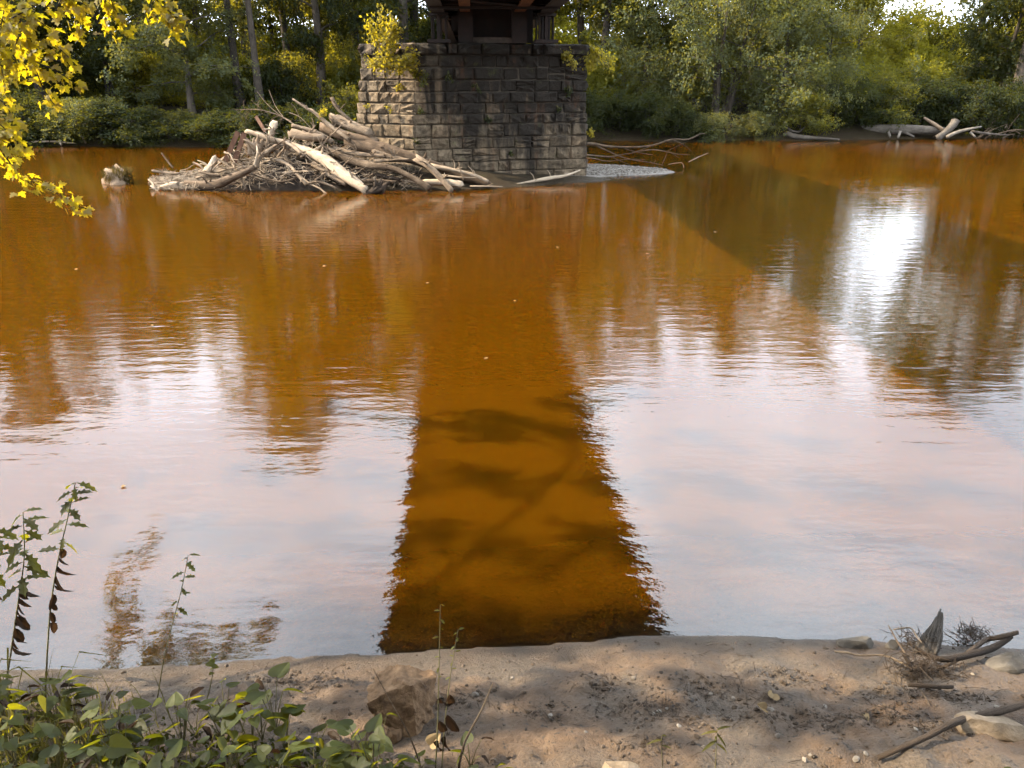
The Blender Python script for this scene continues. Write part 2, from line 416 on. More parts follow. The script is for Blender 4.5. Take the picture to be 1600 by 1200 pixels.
# ------------------------------------------------------------------ object helpers
def link(o, parent=None):
    COL.objects.link(o)
    if parent is not None: o.parent = parent
    return o
def tag(o, label=None, cat=None, group=None, kind=None):
    if label: o['label'] = label
    if cat: o['category'] = cat
    if group: o['group'] = group
    if kind: o['kind'] = kind
    return o
def empty(name, loc=(0, 0, 0), rz=0.0):
    o = bpy.data.objects.new(name, None); o.location = loc; o.rotation_euler = (0, 0, rz); o.empty_display_size = 0.2
    return link(o)
def mesh_np(name, V, Fq, mat, uv=None, tone=None, smoothf=False):
    """V (n,3), Fq (m,k) equal sized faces"""
    V = np.asarray(V, np.float32); Fq = np.asarray(Fq, np.int32)
    me = bpy.data.meshes.new(name)
    me.vertices.add(len(V)); me.vertices.foreach_set('co', V.ravel())
    k = Fq.shape[1]
    me.loops.add(Fq.size); me.loops.foreach_set('vertex_index', Fq.ravel())
    me.polygons.add(len(Fq)); me.polygons.foreach_set('loop_start', np.arange(0, Fq.size, k, dtype=np.int32))
    me.polygons.foreach_set('loop_total', np.full(len(Fq), k, np.int32))
    if smoothf: me.polygons.foreach_set('use_smooth', np.ones(len(Fq), bool))
    me.update(calc_edges=True)
    if uv is not None:
        l = me.uv_layers.new(name='UVMap'); l.data.foreach_set('uv', np.asarray(uv, np.float32)[Fq.ravel()].ravel())
    if tone is not None:
        a = me.attributes.new('tone', 'FLOAT', 'POINT'); a.data.foreach_set('value', np.asarray(tone, np.float32))
    me.materials.append(mat)
    return me
def obj(name, me, parent=None):
    return link(bpy.data.objects.new(name, me), parent)

class MB:
    """collects tubes, boxes and polygons for ONE mesh"""
    def __init__(s): s.v = []; s.f = []; s.uv = []; s.t = []
    def add(s, V, Fs, uv=None, tone=0.5):
        o = len(s.v)
        s.v += [tuple(p) for p in V]; s.f += [tuple(i + o for i in f) for f in Fs]
        s.uv += [tuple(u) for u in (uv if uv is not None else [(p[0], p[1]) for p in V])]
        s.t += list(tone) if hasattr(tone, '__len__') else [tone] * len(V)
        return s
    def tube(s, pts, rad, sides=7, rough=0.0, seed=0, sub=3, cap=True, jag=0.0):
        P = np.array([np.asarray(p, float) for p in pts]); R = np.array(rad, float) if hasattr(rad, '__len__') else np.full(len(P), rad)
        if len(R) != len(P): R = np.interp(np.linspace(0, 1, len(P)), np.linspace(0, 1, len(R)), R)
        if sub > 1 and len(P) > 2:
            Q = []; RR = []
            for i in range(len(P) - 1):
                p0 = P[max(i - 1, 0)]; p1 = P[i]; p2 = P[i + 1]; p3 = P[min(i + 2, len(P) - 1)]
                for k in range(sub):
                    t = k / sub
                    Q.append(0.5 * (2 * p1 + (p2 - p0) * t + (2 * p0 - 5 * p1 + 4 * p2 - p3) * t * t + (3 * p1 - p0 - 3 * p2 + p3) * t ** 3))
                    RR.append(R[i] * (1 - t) + R[i + 1] * t)
            Q.append(P[-1]); RR.append(R[-1]); P = np.array(Q); R = np.array(RR)
        elif sub > 1:
            t = np.linspace(0, 1, sub + 1); P = P[0] + (P[1] - P[0]) * t[:, None]; R = R[0] + (R[1] - R[0]) * t
        n = len(P)
        T = np.gradient(P, axis=0); T /= np.linalg.norm(T, axis=1)[:, None] + 1e-9
        a = np.cross(T[0], (0, 0, 1)); 
        if np.linalg.norm(a) < 0.1: a = np.cross(T[0], (1, 0, 0))
        a /= np.linalg.norm(a)
        ang = np.arange(sides) * 2 * math.pi / sides
        rg = np.random.default_rng(seed + 1)
        ph = rg.random(4) * 6.28
        V = []; UV = []; L = 0
        for i in range(n):
            a = a - T[i] * np.dot(a, T[i]); a /= np.linalg.norm(a); b = np.cross(T[i], a)
            if i: L += np.linalg.norm(P[i] - P[i - 1])
            r = R[i] * (1 + rough * (0.6 * np.sin(2 * ang + ph[0] + i * .35) + 0.5 * np.sin(3 * ang + ph[1] - i * .5) + 0.8 * (rg.random(sides) - .5)))
            ring = P[i] + np.outer(np.cos(ang) * r, a) + np.outer(np.sin(ang) * r, b)
            if jag and i in (0, n - 1):
                ring = ring + np.outer((rg.random(sides) - .3) * jag * R[i] * (1 if i else -1), T[i])
            V += list(ring); UV += [(k / sides, L) for k in range(sides)]
        Fs = []
        for i in range(n - 1):
            for k in range(sides):
                k2 = (k + 1) % sides
                Fs.append((i * sides + k, i * sides + k2, (i + 1) * sides + k2, (i + 1) * sides + k))
        if cap:
            Fs.append(tuple(range(sides - 1, -1, -1))); Fs.append(tuple((n - 1) * sides + k for k in range(sides)))
        return s.add(V, Fs, UV)
    def box(s, c, h, rot=None):
        c = np.asarray(c, float); h = np.asarray(h, float)
        V = np.array([(x, y, z) for x in (-1, 1) for y in (-1, 1) for z in (-1, 1)], float) * h
        if rot is not None: V = V @ np.array(rot).T
        return s.add(V + c, [(0, 1, 3, 2), (4, 6, 7, 5), (0, 4, 5, 1), (2, 3, 7, 6), (0, 2, 6, 4), (1, 5, 7, 3)])
    def mesh(s, name, mat, smoothf=False):
        me = bpy.data.meshes.new(name)
        me.from_pydata(s.v, [], s.f); me.update()
        idx = np.empty(len(me.loops), np.int32); me.loops.foreach_get('vertex_index', idx)
        l = me.uv_layers.new(name='UVMap'); l.data.foreach_set('uv', np.array(s.uv, np.float32)[idx].ravel())
        a = me.attributes.new('tone', 'FLOAT', 'POINT'); a.data.foreach_set('value', np.array(s.t, np.float32))
        if smoothf: me.polygons.foreach_set('use_smooth', np.ones(len(me.polygons), bool))
        me.materials.append(mat)
        return me
    def build(s, name, mat, parent=None, smoothf=False):
        return obj(name, s.mesh(name, mat, smoothf), parent)

def copy_tree(o, parent=None):
    c = o.copy(); COL.objects.link(c); c.parent = parent
    for ch in list(o.children): copy_tree(ch, c)
    return c

# ================================================================== SETTING
def axis(*segs):
    out = []
    for a, b, st in segs: out += list(np.arange(a, b - 1e-6, st))
    out.append(segs[-1][1]); return np.array(out)
gx = axis((-600, -120, 40), (-120, -40, 4), (-40, -14, .8), (-14, -4, .3), (-4, -3, .1), (-3, 3, .028), (3, 4, .1), (4, 14, .3), (14, 40, .8), (40, 120, 4), (120, 600, 40))
gy = axis((-200, -20, 15), (-20, -2, 1), (-2, 1.4, .17), (1.4, 3.9, .026), (3.9, 5, .11), (5, 20, .8), (20, 29, .2), (29, 34, .5), (34, 48, .3), (48, 90, 1.5), (90, 200, 10), (200, 900, 70))
def grid(xs, ys):
    X, Y = np.meshgrid(xs, ys)
    ny, nx = X.shape
    i = np.arange(nx * ny).reshape(ny, nx)
    Fq = np.stack([i[:-1, :-1].ravel(), i[:-1, 1:].ravel(), i[1:, 1:].ravel(), i[1:, :-1].ravel()], 1)
    return X.ravel(), Y.ravel(), Fq
X, Y, Fq = grid(gx, gy)
Z = terrain(X, Y)
me = mesh_np('ground', np.stack([X, Y, Z], 1), Fq, M['ground'], smoothf=True)
tn = shore_near(X) - Y; tf = Y - shore_far(X)
wet = np.clip(1.15 - np.abs(Z) / (0.15 + .12 * fbm(X * 1.3, Y * 1.3, 3)), 0, 1) * (Z > -0.3)
wet = np.where(Z < 0, 0.0, wet)
wet = np.maximum(wet, 0.75 * smooth(1.8, 0.3, tf) * (tf > -3))
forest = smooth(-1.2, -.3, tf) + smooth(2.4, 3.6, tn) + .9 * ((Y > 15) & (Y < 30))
bar = (((X - 1.9) / 4.2) ** 2 + ((Y - 26.4) / 1.7) ** 2 < 1.15) * (X > 1.9)
wet = wet * (1 - bar)
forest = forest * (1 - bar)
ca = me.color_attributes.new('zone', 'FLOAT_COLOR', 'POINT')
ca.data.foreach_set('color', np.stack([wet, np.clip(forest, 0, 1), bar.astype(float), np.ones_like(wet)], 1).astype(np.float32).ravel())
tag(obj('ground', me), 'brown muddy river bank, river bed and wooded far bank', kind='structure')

wx = axis((-600, -100, 50), (-100, -20, 5), (-20, -4, .5), (-4, 4, .08), (4, 20, .5), (20, 100, 5), (100, 600, 50))
wy = axis((-2, 2.4, 1), (2.4, 4.6, .05), (4.6, 8, .2), (8, 60, 1), (60, 100, 5), (100, 110, 10))
X, Y, Fq = grid(wx, wy)
Zt = terrain(X, Y)
me = mesh_np('water', np.stack([X, Y, np.zeros_like(X)], 1), Fq, M['water'])
a = me.attributes.new('depth', 'FLOAT', 'POINT'); a.data.foreach_set('value', np.clip(-Zt, 0, 2).astype(np.float32))
tag(obj('water', me), 'brown silty river water with gentle ripples', kind='structure')

# ================================================================== STONE PIER
def block_meshes(n, mat, seed=0):
    """rock-faced stone blocks: 1 x 1 face in x,z; front towards -y; depth 1 towards +y"""
    out = []
    for q in range(n):
        rg = np.random.default_rng(seed + q)
        xs = np.array([-.5, -.42, -.16, .16, .42, .5]); zs = np.array([-.5, -.36, 0, .36, .5])
        V = []; 
        tilt = (rg.random(2) - .5) * 0.22
        for j, z in enumerate(zs):
            for i, x in enumerate(xs):
                edge = i in (0, 5) or j in (0, 4)
                d = 0.02 + rg.random() * 0.07 if edge else -(rg.random() ** 1.4 * 0.18) + tilt[0] * x + tilt[1] * z
                jit = 0.0 if edge else 0.05
                V.append((x * (0.985 if edge else 1) + (rg.random() - .5) * jit, d, z * (0.97 if edge else 1) + (rg.random() - .5) * jit))
        Fs = [(j * 6 + i, j * 6 + i + 1, (j + 1) * 6 + i + 1, (j + 1) * 6 + i) for j in range(4) for i in range(5)]
        b = len(V)
        V += [(-.49, 1, -.48), (.49, 1, -.48), (.49, 1, .48), (-.49, 1, .48)]
        Fs += [tuple([b + 1, b] + [i for i in range(0, 6)])[::-1], tuple([b + 2, b + 1] + [j * 6 + 5 for j in range(0, 5)])[::-1],
               tuple([b + 3, b + 2] + [24 + i for i in range(5, -1, -1)])[::-1], tuple([b, b + 3] + [j * 6 for j in range(4, -1, -1)])[::-1]]
        m = bpy.data.meshes.new('stone_block'); m.from_pydata(V, [], Fs); m.update(); m.materials.append(mat)
        out.append(m)
    return out
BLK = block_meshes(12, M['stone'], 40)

def stone_face(root, p0t, p1t, p0b, p1b, zt, zb, courses, wmin, wmax, rg, depth=0.34, name='stone_block', widths=None):
    """lay courses of blocks on a battered face; p*: xy at top and base, seen from outside p0 is left"""
    z = zt
    for hgt in courses:
        zc = z - hgt / 2
        t = (zt - zc) / (zt - zb)
        a = np.array(p0t) * (1 - t) + np.array(p0b) * t; b = np.array(p1t) * (1 - t) + np.array(p1b) * t
        Ln = np.linalg.norm(b - a); u = (b - a) / Ln
        ws = []
        if widths: ws = [w * Ln for w in widths]
        else:
            while sum(ws) < Ln: ws.append(wmin + (wmax - wmin) * rg.random() ** 1.3)
            ws = [w * Ln / sum(ws) for w in ws]
        s = 0
        ang = math.atan2(u[1], u[0])
        parts_ = []
        for w in ws:
            if not widths and w > .4 and rg.random() < .16:      # two thin stones instead of one
                f_ = .4 + .2 * rg.random(); parts_ += [(s + w / 2, w, zc + hgt * (1 - f_) / 2, hgt * f_), (s + w / 2, w, zc - hgt * f_ / 2, hgt * (1 - f_))]
            else: parts_.append((s + w / 2, w, zc, hgt))
            s += w
        for s_, w, zq, hq in parts_:
            p = a + u * s_
            o = bpy.data.objects.new(name, BLK[rg.integers(len(BLK))]); link(o, root)
            hh = hq * (0.985 + 0.02 * (rg.random() - .5))
            out = (rg.random() - .5) * 0.07
            n = np.array([u[1], -u[0]])
            o.location = (p[0] + n[0] * out, p[1] + n[1] * out, zq + (rg.random() - .5) * 0.012)
            o.scale = ((w - 0.006) * (1 if rg.random() < .5 else -1), depth, hh - 0.004)
            o.rotation_euler = ((rg.random() - .5) * 0.02, (rg.random() - .5) * 0.012, ang)
        z -= hgt

Rr = np.array([2.29, 24.90]); Cc = np.array([-2.85, 23.62])
pu = (Rr - Cc) / np.linalg.norm(Rr - Cc); pn = np.array([-pu[1], pu[0]])
TH = 2.6
C2 = Cc + pn * TH; R2 = Rr + pn * TH; Tt = Cc + pn * TH / 2 - pu * 1.45
ZT, ZB = 3.62, -0.25
bt = 0.14
base = dict(R=Rr + pu * .14 - pn * bt, C=Cc - pu * .22 - pn * bt, T=Tt - pu * .62, C2=C2 - pu * .22 + pn * bt, R2=R2 + pu * .14 + pn * bt)
pier = empty('stone_pier', (0, 0, 0))
tag(pier, 'tall weathered stone block bridge pier standing in the river', 'bridge pier')
rg = np.random.default_rng(5)
courses = [.34, .35, .33, .32, .31, .29, .39, .33, .38, .31, .27, .26]
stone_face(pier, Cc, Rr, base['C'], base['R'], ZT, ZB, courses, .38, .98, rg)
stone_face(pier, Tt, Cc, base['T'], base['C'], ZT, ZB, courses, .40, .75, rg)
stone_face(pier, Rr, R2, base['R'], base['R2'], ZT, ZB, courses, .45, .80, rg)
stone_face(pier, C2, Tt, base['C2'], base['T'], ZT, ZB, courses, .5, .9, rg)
# coping course
ov = 0.09
def off(p, dx, dn): return p + pu * dx + pn * dn
cap = [.33]
stone_face(pier, off(Cc, 0, -ov), off(Rr, ov, -ov), off(Cc, 0, -ov), off(Rr, ov, -ov), 3.95, ZT, cap, .5, 1, rg, .75, 'coping_stone', [.18, .05, .14, .16, .13, .06, .28])
stone_face(pier, off(Tt, -ov, 0), off(Cc, 0, -ov), off(Tt, -ov, 0), off(Cc, 0, -ov), 3.95, ZT, cap, .5, 1, rg, .6, 'coping_stone', [.35, .30, .35])
stone_face(pier, off(Rr, ov, -ov), off(R2, ov, ov), off(Rr, ov, -ov), off(R2, ov, ov), 3.95, ZT, cap, .5, 1, rg, .7, 'coping_stone', [.33, .33, .34])
stone_face(pier, off(C2, 0, ov), off(Tt, -ov, 0), off(C2, 0, ov), off(Tt, -ov, 0), 3.95, ZT, cap, .5, 1, rg, .6, 'coping_stone', [.5, .5])
mb = MB()
def inset(P, d):
    c = sum(P) / len(P); return [p + (c - p) / np.linalg.norm(c - p) * d for p in P]
tp = inset([Tt, Cc, Rr, R2, C2], 0.10); bp = inset([base['T'], base['C'], base['R'], base['R2'], base['C2']], 0.10)
V = [(p[0], p[1], -0.9) for p in bp] + [(p[0], p[1], 3.93) for p in tp]
mb.add(V, [(0, 1, 6, 5), (1, 2, 7, 6), (2, 3, 8, 7), (3, 4, 9, 8), (4, 0, 5, 9), (5, 6, 7, 8, 9)])
mb.build('mortar_core', M['mortar'], pier)

# ================================================================== STEEL BRIDGE
BA = math.radians(2.94)
br = empty('railway_bridge', (-0.60, 24.6, 0), BA)
tag(br, 'dark rusty steel girder bridge crossing overhead on the stone pier', 'bridge')
def lb(name, boxes, mat='steel', parent=None):
    b = MB()
    for c, h in boxes: b.box(c, h)
    return b.build(name, M[mat], parent or br)
Y0, Y1 = -33.0, 27.0
for (ya, yb) in ((Y0, -0.18), (0.18, Y1)):
    ym, yh = (ya + yb) / 2, (yb - ya) / 2
    for sx in (-1, 1):
        x = sx * 1.58
        gd = lb('girder', [((x, ym, 5.32), (.012, yh, .53)), ((x, ym, 4.765), (.19, yh, .025)), ((x, ym, 5.875), (.19, yh, .025)),
                      ((x, ym, 4.85), (.035, yh, .06)), ((x, ym, 5.79), (.035, yh, .06))])
        st = []
        for y in np.arange(ya + .3, yb, 1.4): st += [((x + .075, y, 5.32), (.06, .012, .528)), ((x - .075, y, 5.32), (.06, .012, .528))]
        lb('stiffener', st, parent=gd)
        lb('stringer', [((sx * .80, ym, 4.80), (.15, yh - .02, .02)), ((sx * .80, ym, 5.23), (.012, yh - .02, .41)), ((sx * .80, ym, 5.66), (.15, yh - .02, .02))], 'rust')
    cross = []
    for y in np.arange(ya + .45, yb - .2, 2.6):
        cross.append(y)
    cross.append(yb - .35)
    for y in cross:
        lb('cross_beam', [((0, y, 5.36), (1.56, .012, .36)), ((0, y, 4.92), (1.55, .09, .018)), ((0, y, 5.72), (1.55, .09, .018))])
    dg = MB()
    for i, y in enumerate(np.arange(ya + .45, yb - 2.9, 2.6)):
        s = 1 if i % 2 else -1
        dg.tube([(-1.5 * s, y, 4.84), (1.5 * s, y + 2.6, 4.84)], .045, 4, sub=1)
    dg.build('lateral_brace', M['steel'], br)
lb('cross_rod', [((0, -2.9, 4.70), (1.72, .03, .03))])
for sx in (-1, 1):
    for yy in (-.55, .55):
        lb('bearing', [((sx * 1.58, yy, 3.99), (.34, .28, .045)), ((sx * 1.58, yy, 4.34), (.05, .2, .33)), ((sx * 1.58 - .2, yy, 4.34), (.02, .18, .33)),
                       ((sx * 1.58 + .2, yy, 4.34), (.02, .18, .33)), ((sx * 1.58, yy, 4.70), (.28, .24, .04))])
    lb('bearing_block', [((sx * .80, 0, 4.43), (.22, .5, .48))])
lb('diaphragm', [((0, .05, 4.42), (.58, .03, .45)), ((-1.12, .05, 4.50), (.10, .03, .20)), ((1.14, .05, 4.42), (.10, .03, .45))])
lb('pier_plank', [((.0, -.3, 4.03), (.62, .12, .08))], 'tie')
tie = MB(); tie.box((0.08, 0, 0), (2.48, .11, .11)); tm = tie.mesh('sleeper', M['tie'])
for k, y in enumerate(np.arange(Y0 + .2, Y1 - .1, .42)):
    o = obj('sleeper', tm, br); o.location = (random.uniform(-.02, .02), y, 6.02)
lb('deck_plate', [((0.08, (Y0 + Y1) / 2, 6.16), (2.46, (Y1 - Y0) / 2, .025))], 'tie')
for sx in (-1, 1):
    lb('rail', [((sx * .74, (Y0 + Y1) / 2, 6.20), (.07, (Y1 - Y0) / 2, .012)), ((sx * .74, (Y0 + Y1) / 2, 6.28), (.012, (Y1 - Y0) / 2, .07)), ((sx * .74, (Y0 + Y1) / 2, 6.36), (.035, (Y1 - Y0) / 2, .02))])
    lb('handrail', [((sx * 2.42 + .08, (Y0 + Y1) / 2, 7.15), (.03, (Y1 - Y0) / 2, .03)), ((sx * 2.42 + .08, (Y0 + Y1) / 2, 6.68), (.02, (Y1 - Y0) / 2, .02))]
       + [((sx * 2.42 + .08, y, 6.66), (.03, .03, .49)) for y in np.arange(Y0 + .4, Y1, 2.2)])
def abutment(name, yl, flip, label):
    r = empty(name, (0, 0, 0)); tag(r, label, 'bridge abutment')
    ca, sa = math.cos(BA), math.sin(BA)
    def W(x, y): return np.array([-.6 + x * ca - y * sa, 24.6 + x * sa + y * ca])
    a, b = (W(-2.9, yl), W(2.9, yl)) if not flip else (W(2.9, yl), W(-2.9, yl))
    stone_face(r, a, b, a, b, 4.65, 0.6, [.45] * 9, .6, 1.2, np.random.default_rng(9), .4)
    c = MB(); m_ = (a + b) / 2; d = W(0, yl + (2.2 if not flip else -2.2)) - W(0, yl)
    V = [(*(a + d * .05), .2), (*(b + d * .05), .2), (*(b + d), .2), (*(a + d), .2), (*(a + d * .05), 4.7), (*(b + d * .05), 4.7), (*(b + d), 4.7), (*(a + d), 4.7)]
    c.add(V, [(0, 1, 5, 4), (1, 2, 6, 5), (2, 3, 7, 6), (3, 0, 4, 7), (4, 5, 6, 7)]); c.build('mortar_core', M['mortar'], r)
abutment('stone_abutment', 25.6, False, 'stone block abutment under the far end of the steel bridge')

# ================================================================== TREES
def leaf_quads(C, D, size, rg, droop=0.3, up=0.5, tone=None):
    """one bent rhombus per leaf; C centres, D main directions"""
    n = len(C)
    d = D + rg.normal(0, .55, (n, 3)); d[:, 2] -= droop
    d /= np.linalg.norm(d, axis=1)[:, None]
    nn = rg.normal(0, .6, (n, 3)); nn[:, 2] += up
    s = np.cross(d, nn); s /= np.linalg.norm(s, axis=1)[:, None] + 1e-9
    nn = np.cross(s, d)
    L = size * (0.65 + 0.7 * rg.random(n))[:, None]
    Wd = L * 0.36
    base = C; mid = C + d * L * .5
    V = np.stack([base, mid - s * Wd + nn * L * .08, C + d * L - nn * L * .06, mid + s * Wd + nn * L * .08], 1).reshape(-1, 3)
    Fq = np.arange(n * 4).reshape(n, 4)
    tn_ = np.repeat(tone if tone is not None else rg.random(n), 4)
    return V, Fq, tn_

def make_tree(name, seed, Ht, r, base, nspray, leaf, lmat, droop=.25, lean=(0, 0), tr=.2, stems=1, shape='round', perspray=12, spread=.42, bark='bark', twist=0.5):
    rg = np.random.default_rng(seed)
    tb = MB()
    tips = []
    for sidx in range(stems):
        a0 = rg.random() * 6.28
        off = np.array([math.cos(a0), math.sin(a0), 0]) * (0 if stems == 1 else .25 + .1 * sidx)
        ln = np.array([lean[0], lean[1], 0]) + (np.array([math.cos(a0), math.sin(a0), 0]) * (.35 if stems > 1 else 0))
        n = 7
        top = Ht * (.93 if stems == 1 else .55 + .4 * rg.random())
        P = []
        w = np.cumsum(rg.normal(0, .035 * Ht * twist / 3, (n, 2)), axis=0)
        for i in range(n):
            t = i / (n - 1)
            P.append(off + np.array([ln[0] * t * Ht * .5 + w[i, 0], ln[1] * t * Ht * .5 + w[i, 1], top * t - .25 * (i == 0)]))
        P = np.array(P); P[0, :2] = off[:2]
        R = tr / math.sqrt(stems) * (1 - np.linspace(0, 1, n)) ** .8 + .015
        R[0] *= 1.35
        tb.tube(P, R, 8, .12, seed + sidx, 3)
        nl = int((15 if stems == 1 else 9))
        for k in range(nl):
            t = (base / Ht) + (1 - base / Ht) * ((k + rg.random() * .8) / nl)
            t = min(max(t, .03), .97)
            i = min(int(t * (n - 1)), n - 2); ft = t * (n - 1) - i
            p0 = P[i] * (1 - ft) + P[i + 1] * ft
            tt = (t * Ht - base) / max(Ht - base, .1)
            prof = {'round': math.sqrt(max(0.05, 1 - (2 * tt - .85) ** 2 / 1.5)), 'tall': .55 + .45 * math.sin(math.pi * min(1, tt * 1.1)), 'dome': math.sqrt(max(.06, 1 - tt ** 2)),
                    'cone': max(.15, 1 - tt)}[shape]
            Ln = r * prof * (.7 + .5 * rg.random())
            az = k * 2.4 + rg.random() * .9
            el = .55 * (1 - tt) * 0 + rg.uniform(.05, .55) + .35 * tt
            dv = np.array([math.cos(az) * math.cos(el), math.sin(az) * math.cos(el), math.sin(el)])
            q = [p0]
            for s in range(1, 5):
                dv2 = dv + rg.normal(0, .13, 3); dv2[2] -= droop * s * .28
                q.append(q[-1] + dv2 / np.linalg.norm(dv2) * Ln / 4)
            q = np.array(q)
            rb = max(.02, tr * .36 * (1 - t * .6) / math.sqrt(stems))
            tb.tube(q, [rb, rb * .75, rb * .5, rb * .32, rb * .15], 5, .08, seed + k, 2)
            for s in (1, 2, 3, 4):
                for g in range(3):
                    e = q[s] + (q[s] - q[s - 1]) * rg.random() * .6
                    dd = rg.normal(0, 1, 3); dd[2] = dd[2] * .55 + .12 - droop * .5; dd /= np.linalg.norm(dd)
                    l2 = Ln * (.16 + .26 * rg.random())
                    m_ = e + dd * l2 * .5; tip = e + dd * l2 + np.array([0, 0, -droop * l2 * .35])
                    if g < 2: tb.tube([e, m_, tip], [rb * .28, rb * .2, rb * .1], 3, 0, 0, 1)
                    for ff in (.45, .75, 1.0):
                        tips.append((e * (1 - ff) + tip * ff, dd))
    T = np.array([t[0] for t in tips]); D = np.array([t[1] for t in tips])
    pick = rg.integers(0, len(T), nspray)
    C = T[pick] + rg.normal(0, spread * .5, (nspray, 3)); Ds = D[pick] + rg.normal(0, .5, (nspray, 3)); Ds[:, 2] -= droop
    Ds /= np.linalg.norm(Ds, axis=1)[:, None]
    st = rg.random(nspray)
    t = rg.random((nspray, perspray)) - .3
    LC = C[:, None] + Ds[:, None] * (t * spread * 1.5)[..., None] + rg.normal(0, spread * .22, (nspray, perspray, 3))
    keep = LC[..., 2].ravel() > -0.75
    tone = np.clip(np.repeat(st, perspray) * .6 + rg.random(nspray * perspray) * .4, 0, 1)
    LC = LC.reshape(-1, 3)[keep]; LD = np.repeat(Ds, perspray, 0)[keep]; tone = tone[keep]
    V, Fq, tn_ = leaf_quads(LC, LD, leaf, rg, droop * .8, .6, tone)
    root = empty(name)
    obj('trunk', tb.mesh('trunk', M[bark], True), root)
    obj('crown', mesh_np('crown', V, Fq, M[lmat], tone=tn_), root)
    root['_h'] = Ht
    return root

PROTO = {}
def proto(key, *a, **k):
    r = make_tree(*a, **k); del r['_h']; PROTO[key] = [r, False]
proto('tallA', 'broadleaf_tree', 101, 17, 4.6, 5.2, 1900, .16, 'leaf', .22, (.05, 0), .26, shape='tall', spread=.5)
proto('tallB', 'broadleaf_tree', 102, 18, 3.6, 7.2, 1500, .16, 'leaf', .2, (-.06, 0), .22, shape='tall', spread=.45)
proto('tallC', 'broadleaf_tree', 103, 17, 4.8, 3.4, 2100, .155, 'leafdark', .3, (.1, 0), .30, shape='tall', spread=.5)
proto('tallY', 'broadleaf_tree', 104, 15, 3.8, 2.2, 1900, .15, 'leafyel', .2, (0, 0), .18, shape='tall', spread=.45)
proto('midG', 'broadleaf_tree', 105, 9, 4.0, 1.2, 2300, .13, 'leafgrey', .4, (0, -.12), .2, shape='round', spread=.40)
proto('midD', 'broadleaf_tree', 106, 10, 4.2, 1.6, 2300, .14, 'leafdark', .35, (0, -.05), .2, shape='round', spread=.42)
proto('midY', 'broadleaf_tree', 107, 7, 3.2, .9, 1800, .13, 'leafyel', .2, (0, 0), .14, shape='round', spread=.40)
proto('willow', 'broadleaf_tree', 108, 8.5, 5.6, .8, 3400, .125, 'leafgrey', .42, (0, -.1), .26, stems=4, shape='dome', spread=.40)
proto('bushD', 'bank_shrub', 109, 3.0, 2.3, .1, 1150, .115, 'leafdark', .5, (0, -.15), .08, stems=4, shape='dome', spread=.36)
proto('bushG', 'bank_shrub', 110, 2.6, 2.2, .1, 1150, .11, 'leafgrey', .55, (0, -.2), .07, stems=4, shape='dome', spread=.34)
proto('bushM', 'bank_shrub', 111, 3.6, 2.4, .15, 1200, .12, 'leaf', .35, (0, 0), .08, stems=4, shape='dome', spread=.36)
proto('bushY', 'bank_shrub', 112, 3.0, 2.0, .15, 1000, .115, 'leafyel', .3, (0, 0), .06, stems=4, shape='dome', spread=.36)

def plant_tree(key, x, y, sc, rz, label, cat='tree', group=None, dz=0.0, tilt=0.0):
    r, used = PROTO[key]
    o = r if not used else copy_tree(r)
    PROTO[key][1] = True
    o.location = (x, y, H(x, y) - .05 + dz); o.rotation_euler = (tilt, 0, rz)
    o.scale = (sc, sc, sc) if not hasattr(sc, '__len__') else sc
    for k in ('label', 'category', 'group'):
        if k in o: del o[k]
    tag(o, label, cat, group)
    return o
def tree_px(key, px, Yd, sc, rz, label, cat='tree', group=None, dz=0.0, tilt=0.0):
    p = PY(px, 130, Yd)
    return plant_tree(key, p[0], Yd, sc, rz, label, cat, group, dz, tilt)

G_SH = 'shrubs overhanging the far waterline'
# left far bank
tree_px('midG', 292, 41.5, (.92, .92, .88), .4, 'rounded grey-green tree leaning over the water behind the grassy stump')
tree_px('midD', 60, 41, 1.0, 1.2, 'dark rounded tree seen behind the hanging yellow maple leaves')
tree_px('midD', 170, 44, 1.05, 2.9, 'dark tree between the maple twigs and the grey-green leaning tree')
tree_px('tallC', -40, 43, 1.0, .3, 'dark tall tree at the extreme left of the far bank')
tree_px('tallB', 372, 43.5, (1, 1, 1), 2.0, 'tall tree with leaning bare trunk, behind the driftwood pile')
tree_px('tallB', 402, 42.0, (.85, .85, 1.05), 5.0, 'slender tall tree with pale bare trunk just above the driftwood pile')
tree_px('tallA', 455, 50, 1.0, 1.0, 'tall tree with straight trunk between slender trunk and dark tree')
tree_px('tallC', 500, 45, (.8, .8, .95), 4.2, 'dark leafy tall tree just left of the pier sapling')
tree_px('tallA', 560, 48, 1.0, 3.3, 'tall tree standing behind the left edge of the stone pier')
tree_px('tallC', 640, 44.5, 1.0, .8, 'dark tall tree directly left of the steel bridge')
tree_px('tallY', 235, 54, 1.0, .7, 'sunlit yellow tall tree deep behind the grey-green leaning tree')
tree_px('tallY', 435, 60, 1.0, 1.7, 'sunlit yellow tree far back between the bare trunks')
tree_px('tallY', 545, 56, .9, 2.7, 'sunlit yellow tree glowing behind the pier sapling')
ORD = ['first', 'second', 'third', 'fourth', 'fifth', 'sixth', 'seventh', 'eighth', 'ninth', 'tenth', 'eleventh', 'twelfth', 'thirteenth', 'fourteenth', 'fifteenth', 'sixteenth']
def waterline_shrub(px, k, s, rz, label, group, back=.9):
    Yd = 40.0
    for _ in range(4): Yd = float(shore_far(PY(px, 190, Yd)[0])) + back
    tree_px(k, px, Yd, s, rz, label, 'shrub', group)
